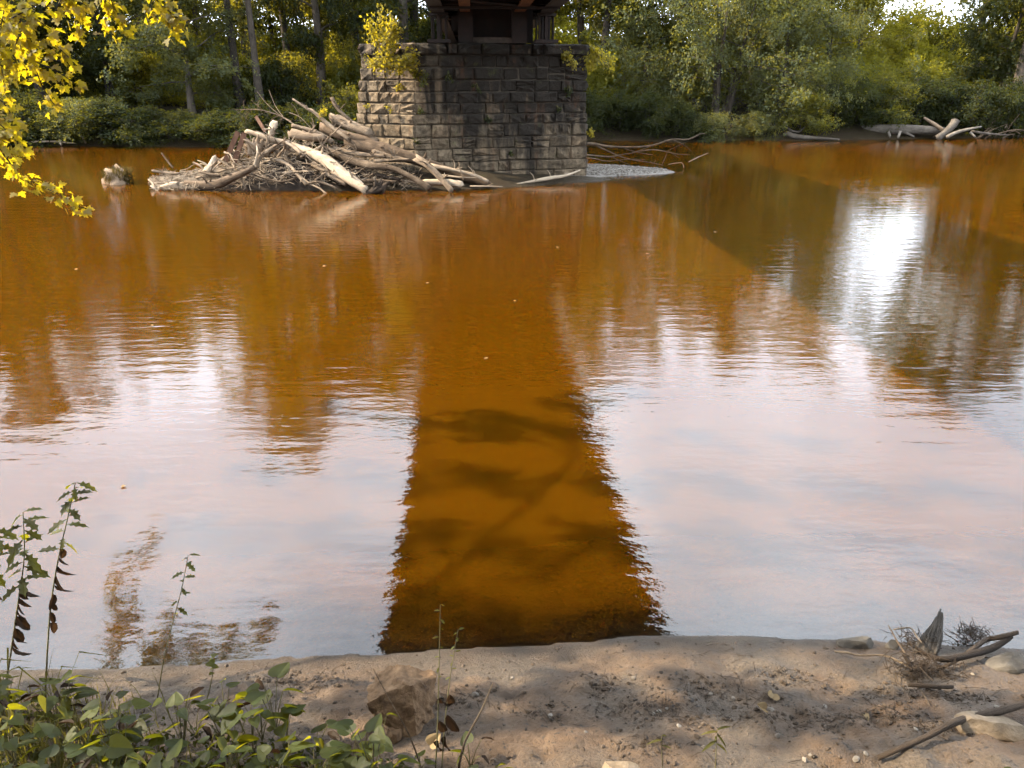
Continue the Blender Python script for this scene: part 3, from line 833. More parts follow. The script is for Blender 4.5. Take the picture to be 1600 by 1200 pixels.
for i, (px, k, s) in enumerate([(-25, 'bushD', .78), (15, 'bushG', .7), (55, 'bushD', .8), (92, 'bushD', .7), (128, 'bushG', .8), (165, 'bushD', .75), (205, 'bushG', .7), (245, 'bushD', .8),
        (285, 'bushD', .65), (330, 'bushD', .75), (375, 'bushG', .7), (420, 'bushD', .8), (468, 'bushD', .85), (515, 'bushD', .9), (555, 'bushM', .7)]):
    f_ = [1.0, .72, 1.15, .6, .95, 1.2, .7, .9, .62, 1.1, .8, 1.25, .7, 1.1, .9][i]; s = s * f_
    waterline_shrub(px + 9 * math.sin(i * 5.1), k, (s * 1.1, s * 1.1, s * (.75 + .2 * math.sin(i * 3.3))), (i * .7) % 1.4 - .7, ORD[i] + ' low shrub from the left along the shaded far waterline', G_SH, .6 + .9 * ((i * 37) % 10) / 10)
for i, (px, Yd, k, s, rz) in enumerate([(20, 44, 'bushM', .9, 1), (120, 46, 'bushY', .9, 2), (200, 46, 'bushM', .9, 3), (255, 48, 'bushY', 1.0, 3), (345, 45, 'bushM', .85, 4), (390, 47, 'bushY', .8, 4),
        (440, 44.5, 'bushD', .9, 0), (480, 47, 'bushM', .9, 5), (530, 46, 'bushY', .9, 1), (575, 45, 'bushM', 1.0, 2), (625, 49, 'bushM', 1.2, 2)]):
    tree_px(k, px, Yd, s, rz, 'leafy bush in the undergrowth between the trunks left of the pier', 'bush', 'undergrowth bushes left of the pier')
# right far bank
tree_px('willow', 1125, 43.5, (1.0, .85, .98), .3, 'broad grey-green willow-like tree arching over the bank right of the pier')
tree_px('willow', 1230, 44.5, (.75, .7, .80), 2.3, 'smaller grey-green arching tree above the half-sunken log')
tree_px('midG', 1010, 47, 1.0, 2.0, 'grey-green rounded tree behind the grassy bank beside the pier')
tree_px('tallA', 940, 48, .95, 5.0, 'tall tree directly right of the steel bridge')
tree_px('tallY', 975, 54, .9, 4.0, 'sunlit yellow-green tree behind the tall tree right of the bridge')
tree_px('tallA', 1060, 52, .88, 2.0, 'tall tree rising behind the willow-like tree')
tree_px('tallC', 1180, 51, .80, 3.0, 'dark tall tree rising behind the small arching tree')
tree_px('tallA', 1290, 49, .75, 1.4, 'tall tree with dark branches left of the bright sky gap')
tree_px('midY', 1330, 53, .9, 1.0, 'sunlit yellow tree left of the sky gap')
tree_px('midY', 1400, 58, .72, 2.0, 'sunlit pale yellow tree directly below the bright sky gap')
tree_px('midY', 1462, 63, .66, 3.0, 'small sunlit tree at the right foot of the sky gap')
tree_px('tallC', 1590, 45, 1.0, 2.1, 'tall dark tree right of the bright sky gap')
tree_px('tallB', 1515, 57, (1.2, 1.2, 1.12), 1.0, 'very tall slender tree whose high crown stands over the sky gap')
tree_px('tallB', 1335, 61, (1.2, 1.2, 1.1), 3.0, 'very tall slender tree behind the pale yellow tree')
tree_px('tallA', 905, 51, 1.0, 3.0, 'tall tree in the gap between steel bridge and right bank trees')
tree_px('tallC', 1650, 47, .95, 4.6, 'tall dark tree at the extreme right of the far bank')
tree_px('midD', 1568, 46.5, .85, 1.0, 'dark rounded tree filling in below the tall dark right tree')
tree_px('midY', 1600, 54, .9, 5.0, 'sunlit yellow tree behind the tall dark tree on the right')
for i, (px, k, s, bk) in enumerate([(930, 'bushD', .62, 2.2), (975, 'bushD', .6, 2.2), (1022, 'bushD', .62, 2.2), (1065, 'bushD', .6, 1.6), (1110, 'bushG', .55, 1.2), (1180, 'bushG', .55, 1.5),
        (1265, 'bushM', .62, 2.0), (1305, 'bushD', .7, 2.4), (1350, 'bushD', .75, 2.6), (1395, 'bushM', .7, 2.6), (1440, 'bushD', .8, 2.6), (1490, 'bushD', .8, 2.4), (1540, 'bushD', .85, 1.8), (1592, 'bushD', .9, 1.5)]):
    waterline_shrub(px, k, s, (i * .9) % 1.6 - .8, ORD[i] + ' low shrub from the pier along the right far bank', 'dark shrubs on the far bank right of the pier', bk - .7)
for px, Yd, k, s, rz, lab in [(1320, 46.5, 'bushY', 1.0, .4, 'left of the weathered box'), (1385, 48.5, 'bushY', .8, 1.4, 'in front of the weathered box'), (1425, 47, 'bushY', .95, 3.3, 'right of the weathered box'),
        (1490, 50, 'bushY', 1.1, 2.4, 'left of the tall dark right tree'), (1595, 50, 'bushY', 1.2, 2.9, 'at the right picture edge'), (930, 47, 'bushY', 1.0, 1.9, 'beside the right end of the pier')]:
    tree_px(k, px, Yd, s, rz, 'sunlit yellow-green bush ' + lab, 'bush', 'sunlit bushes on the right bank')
# deep wood
rg = np.random.default_rng(77)
n = 0
for k in range(64):
    px = -500 + 2550 * (k + rg.random()) / 64
    if 1320 < px < 1540 or 25 < px < 100 or 405 < px < 500 or 965 < px < 1075: continue
    Yd = 54 + 26 * rg.random()
    key = ['tallA', 'tallY', 'tallB', 'tallY', 'tallC', 'tallA'][int(rg.integers(6))]
    s = .95 + .3 * rg.random() if px < 900 else .75 + .25 * rg.random()
    if 1280 < px < 1620: s *= .75
    tree_px(key, px, Yd, s, rg.random() * 6.28, 'leafy tree deep in the wood behind the far bank trees', 'tree', 'trees deep in the wood')
for k in range(46):
    px = -500 + 2550 * (k + rg.random()) / 46
    key = ['bushM', 'bushY', 'bushY'][int(rg.integers(3))]
    tree_px(key, px, 55 + 18 * rg.random(), 1.5 + .5 * rg.random(), rg.random() * 6.28, 'bush deep in the wood filling gaps between far trunks', 'bush', 'bushes deep in the wood')
for k in range(10):   # the wood goes on along the far bank to the left and right
    x = -34 - 5.5 * k
    plant_tree(['tallC', 'tallA', 'midD'][k % 3], x, 44 - 1.1 * k + 3 * rg.random(), .9 + .2 * rg.random(), rg.random() * 6, 'tall tree further along the left far bank', 'tree', 'trees further along the left bank')
for k in range(6):
    x = 36 + 6 * k
    plant_tree(['tallC', 'midD', 'tallA'][k % 3], x, 50 + 1.5 * k, .8, rg.random() * 6, 'tall tree further along the right far bank', 'tree', 'trees further along the right bank')
# trees of the near bank, behind and beside the viewer; closest two added unseen to block skylight
for x, y, k, s in ((-15.5, -4.5, 'tallB', .8), (-3.6, -3.4, 'midD', 1.0), (5.0, -3.2, 'midD', 1.0), (-11, -4, 'tallC', .7), (-6.5, -9, 'tallA', .8), (7, -5.5, 'tallC', .75), (12, -2, 'midD', .9), (-17, -6.5, 'tallA', .85), (-26, -9, 'tallC', .8), (2, -12, 'tallA', .8)):
    plant_tree(k, x, y, s, rg.random() * 6, 'tree on the near bank that shades the muddy shore', 'tree', 'trees on the near bank')

# grass on the far right bank
def grass_mesh(pts, hmin, hmax, mat, rg, w=.012, lean=.4):
    n = len(pts)
    a = rg.random(n) * 6.28; h = hmin + (hmax - hmin) * rg.random(n)
    s = np.stack([np.cos(a), np.sin(a), np.zeros(n)], 1); l = np.stack([-np.sin(a), np.cos(a), np.zeros(n)], 1) * (lean * rg.normal(0, 1, n) * h)[:, None]
    up = np.array([0, 0, 1.0]) * h[:, None]
    P = np.asarray(pts)
    V = np.stack([P - s * w, P + s * w, P + s * w * .7 + up * .55 + l * .3, P - s * w * .7 + up * .55 + l * .3, P + up + l], 1).reshape(-1, 3)
    b = np.arange(n)[:, None] * 5
    Fq = np.concatenate([b + np.array([[0, 1, 2]]), b + np.array([[0, 2, 3]]), b + np.array([[3, 2, 4]])])
    return mesh_np('grass', V, Fq, mat, tone=np.repeat(rg.random(n), 5))
pts = []
for _ in range(6000):
    px = random.uniform(915, 1075); p = PY(px, 160, random.uniform(42.8, 48)); pts.append((p[0], p[1], H(p[0], p[1])))
tag(obj('bank_grass', grass_mesh(pts, .3, .8, M['grassm'], rng, .03)), 'sunlit grass on the far bank right of the pier', 'grass', kind='stuff')

# ================================================================== DRIFTWOOD PILE
def log(name, pts, rad, label, cat, mat='drift', sides=9, rough=.14, group=None, jag=.8, twigs=(), seed=None, sub=3, parent=None):
    """pts: world points; twigs: extra (pts, radii) that belong to the same piece of wood"""
    s = seed if seed is not None else int(rng.integers(1e6))
    b = MB(); b.tube(pts, rad, sides, rough, s, sub, True, jag)
    for q, rr in twigs: b.tube(q, rr, 5, .05, s + 3, 2)
    o = b.build(name, M[mat], parent, True)
    if label: tag(o, label, cat, group)
    return o
def L3(*pp): return [PY(x, y, Yd) for x, y, Yd in pp]
U = 22.3 / F          # metres per photo pixel at the pile

big = [
 ('driftwood_log', [(452, 226, 22.9), (500, 246, 22.2), (528, 266, 21.8), (552, 284, 21.4), (572, 298, 21.15)], [.13, .15, .17, .17, .13], 'thick pale forked trunk slanting down to the water at front of driftwood pile', 'drift'),
 ('driftwood_log', [(503, 228, 22.8), (540, 248, 22.3), (575, 258, 22.0), (610, 262, 21.8), (640, 276, 21.6), (672, 294, 21.4)], [.12, .12, .11, .10, .09, .08], 'long curved pale log sweeping across driftwood pile down to the water', 'drift'),
 ('driftwood_bough', [(650, 247, 22.0), (668, 258, 21.8), (690, 280, 21.5), (706, 298, 21.3)], [.10, .11, .10, .08], 'short bent pale log dipping into water at the right front of the pile', 'drift'),
 ('driftwood_log', [(545, 225, 23.0), (600, 234, 22.7), (660, 252, 22.5), (720, 276, 22.3), (765, 288, 22.1)], [.20, .19, .17, .13, .08], 'long brown bark-covered trunk lying against the foot of the pier', 'driftdark'),
 ('driftwood_log', [(520, 186, 23.4), (545, 195, 23.2), (578, 208, 23.0)], [.16, .16, .15], 'short thick sawn log with dark end near top of driftwood pile beside pier', 'drift'),
 ('driftwood_bough', [(519, 154, 23.4), (530, 172, 23.3), (558, 197, 23.2)], [.05, .055, .05], 'stubby bare stick pointing up beside the pier nose', 'drift'),
 ('driftwood_bough', [(458, 155, 23.4), (480, 170, 23.3), (492, 176, 23.2), (520, 200, 23.0), (545, 218, 22.8)], [.03, .045, .05, .06, .06], 'long crooked pale pole rising from the top of driftwood pile', 'drift'),
 ('driftwood_log', [(505, 200, 23.3), (540, 212, 23.0), (590, 222, 22.9)], [.14, .15, .12], 'brown log lying below the sawn log near pile top', 'driftdark'),
 ('driftwood_log', [(385, 205, 22.9), (420, 216, 22.7), (452, 225, 22.6), (470, 240, 22.3)], [.07, .07, .06, .05], 'pale crooked branch across the upper left of driftwood pile', 'drift'),
 ('driftwood_log', [(458, 196, 23.0), (490, 206, 22.9), (520, 222, 22.8)], [.06, .08, .08], 'pale log below the small yellow sprig on driftwood pile', 'drift'),
 ('driftwood_log', [(455, 208, 22.8), (480, 213, 22.7), (505, 216, 22.7)], [.13, .14, .13], 'short brown log half buried under twigs at pile top', 'driftdark'),
 ('driftwood_bough', [(432, 228, 22.4), (408, 244, 22.0), (400, 262, 21.7)], [.07, .06, .04], 'pale forked branch standing in the left part of driftwood pile', 'drift'),
 ('driftwood_bough', [(396, 262, 21.7), (402, 240, 21.9), (401, 228, 22.1)], [.03, .025, .015], 'thin upright pale twig in front of the rusty boards', 'drift'),
 ('driftwood_log', [(290, 286, 22.0), (325, 290, 21.7), (362, 278, 21.5), (395, 263, 21.5)], [.09, .12, .12, .09], 'mossy brown trunk along the waterline at left front of driftwood pile', 'driftdark'),
 ('driftwood_bough', [(240, 267, 22.9), (258, 270, 22.8), (280, 272, 22.7)], [.05, .05, .04], 'short pale log lying flat at left tip of driftwood pile', 'drift'),
 ('driftwood_bough', [(253, 240, 23.0), (262, 252, 22.9), (270, 262, 22.8)], [.03, .03, .025], 'short pale stick poking up at the left end of the pile', 'drift'),
 ('driftwood_bough', [(302, 254, 22.4), (314, 260, 22.3), (320, 270, 22.2), (324, 278, 22.1)], [.03, .03, .03, .025], 'thin arched pale branch at the left of driftwood pile', 'drift'),
 ('driftwood_log', [(336, 247, 22.5), (328, 262, 22.2), (322, 270, 22.1)], [.09, .10, .11], 'pale stump end jutting up in the left half of driftwood pile', 'drift'),
 ('driftwood_bough', [(340, 248, 22.3), (352, 256, 22.2), (364, 265, 22.0)], [.035, .035, .03], 'pale branch leaning right of the pale stump end', 'drift'),
 ('driftwood_bough', [(312, 268, 22.1), (328, 272, 22.0), (344, 275, 21.9)], [.045, .05, .04], 'flat pale branch below the pale stump end', 'drift'),
 ('driftwood_bough', [(377, 272, 21.6), (378, 281, 21.5), (384, 294, 21.4)], [.03, .03, .025], 'short pale root dropping to the water under the mossy trunk', 'drift'),
 ('driftwood_bough', [(432, 250, 22.2), (452, 258, 22.0), (464, 272, 21.7), (478, 288, 21.5)], [.06, .05, .05, .045], 'pale branch slanting to the waterline in the middle of the pile', 'drift'),
 ('driftwood_bough', [(478, 288, 21.5), (494, 284, 21.4), (508, 287, 21.3), (526, 294, 21.25)], [.04, .035, .03, .025], 'pale branch lying along the waterline in front of the pile', 'drift'),
 ('driftwood_bough', [(396, 272, 21.7), (420, 280, 21.6), (440, 284, 21.5), (462, 279, 21.6)], [.025, .03, .03, .025], 'thin pale branch just above the water in the dark middle of pile', 'drift'),
 ('driftwood_log', [(490, 256, 22.2), (515, 274, 21.8), (540, 288, 21.5)], [.08, .08, .06], 'slim grey log sheltering under the thick forked trunk', 'drift'),
 ('driftwood_bough', [(470, 245, 22.3), (486, 236, 22.4), (502, 228, 22.5)], [.03, .03, .02], 'pale stick bridging two logs in the middle of the pile', 'drift'),
 ('driftwood_bough', [(585, 252, 22.2), (610, 250, 22.2), (640, 249, 22.1)], [.05, .045, .04], 'pale stick lying level behind the short bent log', 'drift'),
 ('driftwood_bough', [(586, 238, 22.6), (615, 246, 22.4), (645, 252, 22.2)], [.09, .07, .05], 'grey tapering log below the bark-covered trunk', 'drift'),
 ('driftwood_bough', [(675, 259, 22.2), (710, 266, 22.1), (740, 274, 22.0), (762, 283, 21.9)], [.07, .07, .06, .04], 'smooth grey log tapering right toward the pier foot', 'drift'),
 ('driftwood_bough', [(665, 285, 21.8), (690, 285, 21.7), (722, 288, 21.6)], [.10, .10, .09], 'pale log stub with dark broken end at the waterline', 'drift'),
 ('driftwood_bough', [(690, 274, 22.0), (720, 277, 21.9), (745, 278, 21.9)], [.03, .03, .015], 'thin grey stick beside the smooth tapering log', 'drift'),
 ('driftwood_bough', [(717, 254, 22.0), (720, 268, 21.9), (724, 282, 21.8)], [.012, .015, .02], 'thin twig standing upright beside the dark broken log end', 'drift'),
 ('driftwood_bough', [(570, 270, 22.1), (600, 276, 21.9), (625, 281, 21.8)], [.06, .06, .05], 'dark log in the shade under the long curved log', 'wetwood'),
 ('driftwood_bough', [(545, 286, 21.7), (580, 282, 21.7), (615, 284, 21.7)], [.05, .05, .04], 'grey log lying low in the shadow behind the waterline', 'driftdark'),
 ('driftwood_bough', [(735, 291, 21.75), (760, 291, 21.75), (785, 291.5, 21.8)], [.018, .02, .012], 'thin pale stick floating flat right of the pile', 'drift'),
 ('driftwood_bough', [(806, 288, 22.6), (835, 283, 22.9), (860, 278, 23.2), (885, 274, 23.5), (906, 266, 23.8)], [.03, .055, .05, .045, .02], 'bare grey branch resting at the foot of the pier', 'drift'),
 ('driftwood_bough', [(428, 194, 23.1), (425, 204, 22.9), (422, 214, 22.8)], [.10, .10, .09], 'stubby sawn log end pointing up beside the rusty boards', 'drift'),
 ('driftwood_bough', [(520, 232, 22.8), (556, 240, 22.6), (600, 244, 22.4)], [.07, .07, .05], 'twig-covered brown log behind the long curved log', 'driftdark'),
 ('driftwood_bough', [(254, 292, 21.9), (266, 290, 21.85), (277, 288, 21.8)], [.07, .09, .08], 'chunky pale log stub floating left of the pile', 'drift'),
]
for nm, pp, rd, lab, mt in big:
    pts = L3(*pp); tw = []
    k = len(pts)
    for q in range(4 if max(rd) > .04 else 1):
        i = 1 + (q % max(1, k - 2)); b0 = pts[i]; d = np.array([random.uniform(-.5, .5), random.uniform(-.6, .1), random.uniform(.1, .8)])
        d = d / np.linalg.norm(d) * random.uniform(.10, .42)
        tw.append(([b0, b0 + d * .5 + np.array([.03, 0, .02]), b0 + d], [max(rd) * .3, max(rd) * .22, max(rd) * .1]))
    log(nm, pts, [q * .95 for q in rd], lab, 'driftwood', mt, rough=.24, sub=5, jag=1.6, twigs=tw, group='logs and branches of the driftwood pile')
# splintered dark root end of the big forked trunk
b = MB()
for a_ in range(7):
    c = PY(588, 300, 21.1); t = np.array([.35 * math.cos(a_ * .9) * .5 + .05 * a_, random.uniform(-.15, .1), .10 + .28 * abs(math.sin(a_ * 1.7))])
    b.tube([c + np.array([-.35 + .08 * a_, 0, -.06]), c + t * .6, c + t], [.08, .06, .012], 5, .25, a_, 2)
tag(b.build('broken_root', M['wetwood'], None, True), 'dark splintered root end half sunk in front of driftwood pile', 'driftwood', 'logs and branches of the driftwood pile')

def mound(px):
    return float(np.interp(px, [225, 260, 300, 345, 370, 400, 450, 520, 580, 640, 700, 760], [.05, .30, .40, .55, .95, 1.30, 1.45, 1.25, 1.0, .55, .25, .05]))
# medium branches, each a thing
rg = np.random.default_rng(21)
branch_meshes = []
for q in range(14):
    b = MB(); Ln = 1.0
    P = [np.array([0, 0, 0.0])]
    for s in range(4): P.append(P[-1] + np.array([.25, rg.normal(0, .035), rg.normal(0, .035)]))
    b.tube(P, [.026, .024, .02, .016, .009], 5, .12, q, 2)
    for t in range(2 + q % 3):
        i = 1 + t % 3; d = np.array([.12 + .1 * rg.random(), rg.normal(0, .12), rg.normal(0, .12)])
        b.tube([P[i], P[i] + d * .6, P[i] + d], [.013, .01, .005], 4, .05, q, 1)
    branch_meshes.append((b.mesh('driftwood_stick', M['drift'], True), None))
    branch_meshes.append((b.mesh('driftwood_stick', M['driftdark'], True), None))
for k in range(235):
    px = rg.uniform(240, 700) if k % 3 else rg.uniform(370, 560)
    hmax = mound(px)
    Yd = rg.uniform(21.7, 24.0)
    prof = 1 - abs(Yd - 23.0) / 2.0
    p = PY(px, 260, Yd)
    z = hmax * (prof * (.6 + .45 * rg.random())) + .04
    o = obj('driftwood_stick', branch_meshes[int(rg.integers(len(branch_meshes)))][0])
    ln = rg.uniform(.5, 1.5) * (1.0 if px > 330 else .7)
    o.location = (p[0] - ln * .4, Yd, max(z, .05)); o.scale = (ln, ln * .9, ln * .9)
    o.rotation_euler = (rg.random() * 6.28, rg.normal(.1, .35), rg.normal(0, 1.0))
    tag(o, 'thin stick tangled among the logs of the driftwood pile', 'driftwood', 'sticks tangled in the driftwood pile')
# the bristling fine twigs nobody could count
b = MB()
for k in range(4000):
    px = rg.uniform(232, 660) if k % 4 else rg.uniform(232, 420)
    hmax = mound(px); Yd = rg.uniform(21.6, 24.2); prof = max(.1, 1 - abs(Yd - 23.0) / 2.0)
    p = PY(px, 260, Yd); z = hmax * prof * (.35 + .72 * rg.random())
    ln = rg.uniform(.08, .40) * (1 if px > 330 else .75)
    d = rg.normal(0, 1, 3); d[2] *= .45; d /= np.linalg.norm(d)
    c = np.array([p[0], Yd, max(z, .03)]); r_ = rg.uniform(.004, .013)
    b.tube([c - d * ln / 2, c + rg.normal(0, .02, 3), c + d * ln / 2], [r_, r_, r_ * .5], 3, 0, 0, 1, False)
tag(b.build('twig_debris', M['drift']), 'loose twigs and bark litter filling the driftwood pile', 'twigs', kind='stuff')
# dark packed debris heap below the wood
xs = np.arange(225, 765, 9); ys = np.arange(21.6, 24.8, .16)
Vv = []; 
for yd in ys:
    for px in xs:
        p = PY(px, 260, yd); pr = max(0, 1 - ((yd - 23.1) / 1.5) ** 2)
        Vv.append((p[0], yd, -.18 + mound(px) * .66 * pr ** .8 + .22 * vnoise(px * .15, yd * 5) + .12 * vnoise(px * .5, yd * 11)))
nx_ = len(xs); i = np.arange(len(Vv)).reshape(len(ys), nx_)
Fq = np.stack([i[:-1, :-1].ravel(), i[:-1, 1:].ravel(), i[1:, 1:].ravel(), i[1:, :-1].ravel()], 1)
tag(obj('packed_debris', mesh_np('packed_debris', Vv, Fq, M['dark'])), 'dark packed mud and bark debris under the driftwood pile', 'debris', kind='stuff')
# rusty boards standing in the pile
for pp, lab in (([(372, 206), (352, 252)], 'upright rusty brown board at left of the pile top'), ([(382, 208), (366, 254)], 'rusty brown board just right of the leftmost board')):
    a_, c_ = PY(*pp[0], 22.6), PY(*pp[1], 22.3)
    b = MB(); d = (a_ - c_); Ln = np.linalg.norm(d); d /= Ln; s = np.cross(d, (0, 1, 0)); s /= np.linalg.norm(s); w = np.cross(s, d)
    b.box((a_ + c_) / 2, (.07, .02, Ln / 2), np.stack([s, w, d], 1)); tag(b.build('old_board', M['rustplate']), lab, 'board')
b = MB()
for k in range(16):
    c = PY(398, 236, 22.7) + np.array([random.uniform(-.25, .35), random.uniform(-.2, .2), -.1]); a_ = random.uniform(-.9, .9)
    e = c + np.array([math.sin(a_) * .55, random.uniform(-.2, .1), .25 + .35 * random.random()])
    b.tube([c, c * .5 + e * .5 + np.array([.05, 0, .05]), e], [.10, .075, .02], 6, .3, k, 3, True, 1.0)
tag(b.build('root_stump', M['driftdark'], None, True), 'brown splintered uprooted stump among the boards at the pile top', 'driftwood')
a_, c_ = PY(400, 182, 23.3), PY(415, 206, 23.0)
b = MB(); d = (a_ - c_); Ln = np.linalg.norm(d); d /= Ln; s = np.cross(d, (0, 1, 0)); s /= np.linalg.norm(s); w = np.cross(s, d)
b.box((a_ + c_) / 2, (.05, .02, Ln / 2), np.stack([s, w, d], 1)); tag(b.build('old_board', M['rustplate']), 'slanting rusty slat sticking up at the pile top', 'board')
# bare twiggy bough at pile top
b = MB(); P = L3((368, 172, 23.6), (400, 171, 23.5), (430, 178, 23.4), (455, 190, 23.2)); b.tube(P, [.008, .014, .018, .022], 4, 0, 1, 3)
for k in range(26):
    t = rg.random() * 2.6; i = int(t); c = P[i] * (1 - t + i) + P[i + 1] * (t - i); d = np.array([rg.normal(-.1, .2), rg.normal(0, .2), -abs(rg.normal(.3, .15)) if k % 4 else .3])
    b.tube([c, c + d * .5 + np.array([-.05, 0, .04]), c + d], [.007, .006, .003], 3, 0, 0, 2, False)
tag(b.build('bare_bough', M['driftdark']), 'fine twiggy bare bough reaching left over the pile top', 'driftwood')
b = MB()
for pp in ([(402, 143, 23.6), (415, 160, 23.5), (440, 182, 23.3), (470, 200, 23)], [(420, 140, 23.7), (430, 165, 23.5), (442, 182, 23.3)], [(470, 190, 23.2), (462, 170, 23.3), (455, 162, 23.3)], [(490, 205, 23), (470, 184, 23.2), (452, 176, 23.3)]):
    b.tube(L3(*pp), [.006, .009, .014], 4, 0, 0, 3)
tag(b.build('bare_bough', M['driftdark']), 'spindly upright bare twigs rising behind the pile top', 'driftwood')

# grass-grown stump in the water left of the pile
st = empty('river_stump', PY(180, 272, 23.3)); st.location.z = 0
b = MB(); b.tube([(0, 0, -.3), (0, 0, .1), (.05, 0, .40)], [.42, .36, .22], 14, .5, 4, 5, True, .9)
for k in range(9): b.tube([(random.uniform(-.25, .25), random.uniform(-.2, .2), .0), (random.uniform(-.35, .35), random.uniform(-.3, .2), .3), (random.uniform(-.4, .45), random.uniform(-.3, .2), .12)], [.05, .04, .015], 5, .2, k, 3)
b.build('stump_body', M['driftdark'], st, True)
pts = []
for _ in range(1100):
    a_ = random.uniform(0, 6.28); r_ = random.uniform(.05, .42); pts.append((r_ * math.cos(a_) + .06, r_ * math.sin(a_), random.uniform(.0, .34)))
obj('dry_grass', grass_mesh(pts, .10, .26, M['drygrass'], rng, .009, 1.2), st); st.children[-1]['kind'] = 'stuff'
tag(st, 'squat stump with dry grass standing in the water left of the driftwood pile', 'stump')

# bare dead boughs behind the gravel bar
def pp3(l, Yd): return [PY(x, y, Yd) for x, y in l]
dead = empty('dead_bough', (PY(960, 250, 28.2)[0], 28.2, 0)); D0 = np.array(dead.location)
b = MB()
for l, r_ in (([(905, 226), (925, 225), (950, 229), (990, 230), (1020, 227), (1050, 218), (1075, 218), (1095, 209), (1103, 210)], [.10, .09, .06, .05, .045, .04, .035, .02, .01]),
              ([(925, 225), (945, 234), (965, 243), (985, 249), (1010, 253), (1036, 258)], [.04, .04, .035, .03, .025, .015]),
              ([(912, 242), (935, 244), (955, 245), (975, 241), (992, 238), (1015, 229)], [.05, .045, .04, .03, .025, .012]),
              ([(976, 232), (995, 238), (1020, 242)], [.03, .025, .01]), ([(990, 238), (1020, 234), (1045, 238), (1060, 241), (1078, 242)], [.03, .03, .025, .02, .01]),
              ([(912, 247), (930, 248), (948, 252), (980, 249), (1008, 249)], [.03, .03, .025, .02, .01]), ([(1050, 218), (1068, 226), (1080, 236)], [.02, .015, .008]),
              ([(1035, 256), (1040, 245), (1044, 235)], [.025, .02, .012]), ([(1016, 252), (1020, 256), (1025, 250)], [.02, .015, .008]), ([(1072, 222), (1055, 230), (1045, 235)], [.01, .012, .015]),
              ([(955, 245), (970, 252), (985, 258)], [.02, .015, .01]), ([(1045, 237), (1055, 243), (1062, 247)], [.015, .012, .006])):
    b.tube([p - D0 for p in pp3(l, 28.2 + random.uniform(-.5, .5))], [q * .75 for q in r_], 6, .08, 3, 3)
b.build('branch', M['drift'], dead, True); tag(dead, 'tangle of bare grey dead boughs behind the gravel bar', 'driftwood')
b = MB(); b.tube(L3((1044, 257, 27.5), (1065, 254, 27.4), (1068, 262, 27.2)), [.01, .012, .01], 4, 0, 0, 2); b.tube(L3((1076, 253, 27.4), (1090, 246, 27.4), (1107, 239, 27.4)), [.015, .02, .008], 4, 0, 0, 2)
tag(b.build('bare_twig', M['drift']), 'thin bare twig poking from the water right of the gravel bar', 'driftwood')

# fallen timber on the right far shore
FT = 'fallen timber on the right far shore'
log('fallen_log', L3((1312, 207, 42.2), (1355, 203, 41.9), (1400, 202, 41.7), (1455, 203, 41.5), (1478, 204, 41.5)), [.20, .24, .23, .21, .15], 'long grey fallen trunk lying along the right far shore', 'driftwood', 'greydrift', 10, .15, FT, .9)
log('broken_stump', L3((1464, 216, 40.5), (1478, 206, 40.6), (1492, 192, 40.8)), [.20, .18, .22], 'pale upright broken stump at right end of the long fallen trunk', 'driftwood', 'greydrift', 9, .22, FT, 1.0)
log('fallen_branch', L3((1474, 204, 41.2), (1460, 194, 41.4), (1444, 184, 41.6)), [.12, .10, .06], 'dark branch stub rising left of the broken stump', 'driftwood', 'driftdark', 7, .15, FT)
log('fallen_branch', L3((1480, 214, 40.3), (1500, 205, 40.4), (1533, 198, 40.6)), [.10, .08, .04], 'pale branch slanting up right of the broken stump', 'driftwood', 'greydrift', 7, .1, FT)
log('fallen_branch', L3((1228, 209, 40.3), (1245, 214, 40.0), (1280, 216, 39.8), (1312, 218, 39.7)), [.14, .13, .09, .04], 'smooth pale log sliding into the water below the arching tree', 'driftwood', 'greydrift', 7, .1, FT)
log('fallen_branch', L3((1226, 190, 40.7), (1234, 203, 40.5), (1248, 206, 40.4), (1258, 198, 40.4)), [.06, .06, .05, .03], 'crooked pale root above the smooth sliding log', 'driftwood', 'greydrift', 6, .1, FT)
log('fallen_branch', L3((1388, 206, 41.1), (1391, 214, 40.9)), [.07, .06], 'short stub propping the long fallen trunk, left one', 'driftwood', 'greydrift', 6, .1, FT)
log('fallen_branch', L3((1406, 206, 41.0), (1403, 215, 40.8)), [.09, .06], 'short pale stub propping the long fallen trunk, right one', 'driftwood', 'greydrift', 6, .1, FT)
log('fallen_branch', L3((1414, 207, 41.0), (1428, 214, 40.8)), [.07, .06], 'slanting pale prop beneath the long fallen trunk', 'driftwood', 'greydrift', 6, .1, FT)
log('fallen_branch', L3((1518, 205, 40.7), (1545, 209, 40.7), (1575, 211, 40.7)), [.07, .06, .03], 'low grey branch trailing right of the broken stump', 'driftwood', 'greydrift', 6, .1, FT)
log('fallen_branch', L3((1516, 207, 40.5), (1524, 214, 40.3)), [.06, .05], 'small prop branch right of the broken stump', 'driftwood', 'greydrift', 6, .1, FT)
for q, (px0, px1, n_) in enumerate(((1195, 1260, 60), (1535, 1590, 25), (1100, 1190, 60))):
    b = MB()
    for k in range(n_):
        px = random.uniform(px0, px1); a_ = PY(px, random.uniform(196, 216), 41.8 + random.uniform(-.6, .8)); d = np.array([random.gauss(0, .5), random.uniform(-.5, .1), random.gauss(-.2, .3)])
        b.tube([a_ - d, a_ + np.array([0, 0, .12]), a_ + d], [.02, .03, .01], 4, .1, k, 2)
    tag(b.build('bank_roots', M['driftdark']), ['tangled exposed roots on the bank below the arching tree', 'tangled roots at the foot of the tall dark right tree', 'tangled exposed roots below the willow-like tree'][q], 'roots', kind='stuff')
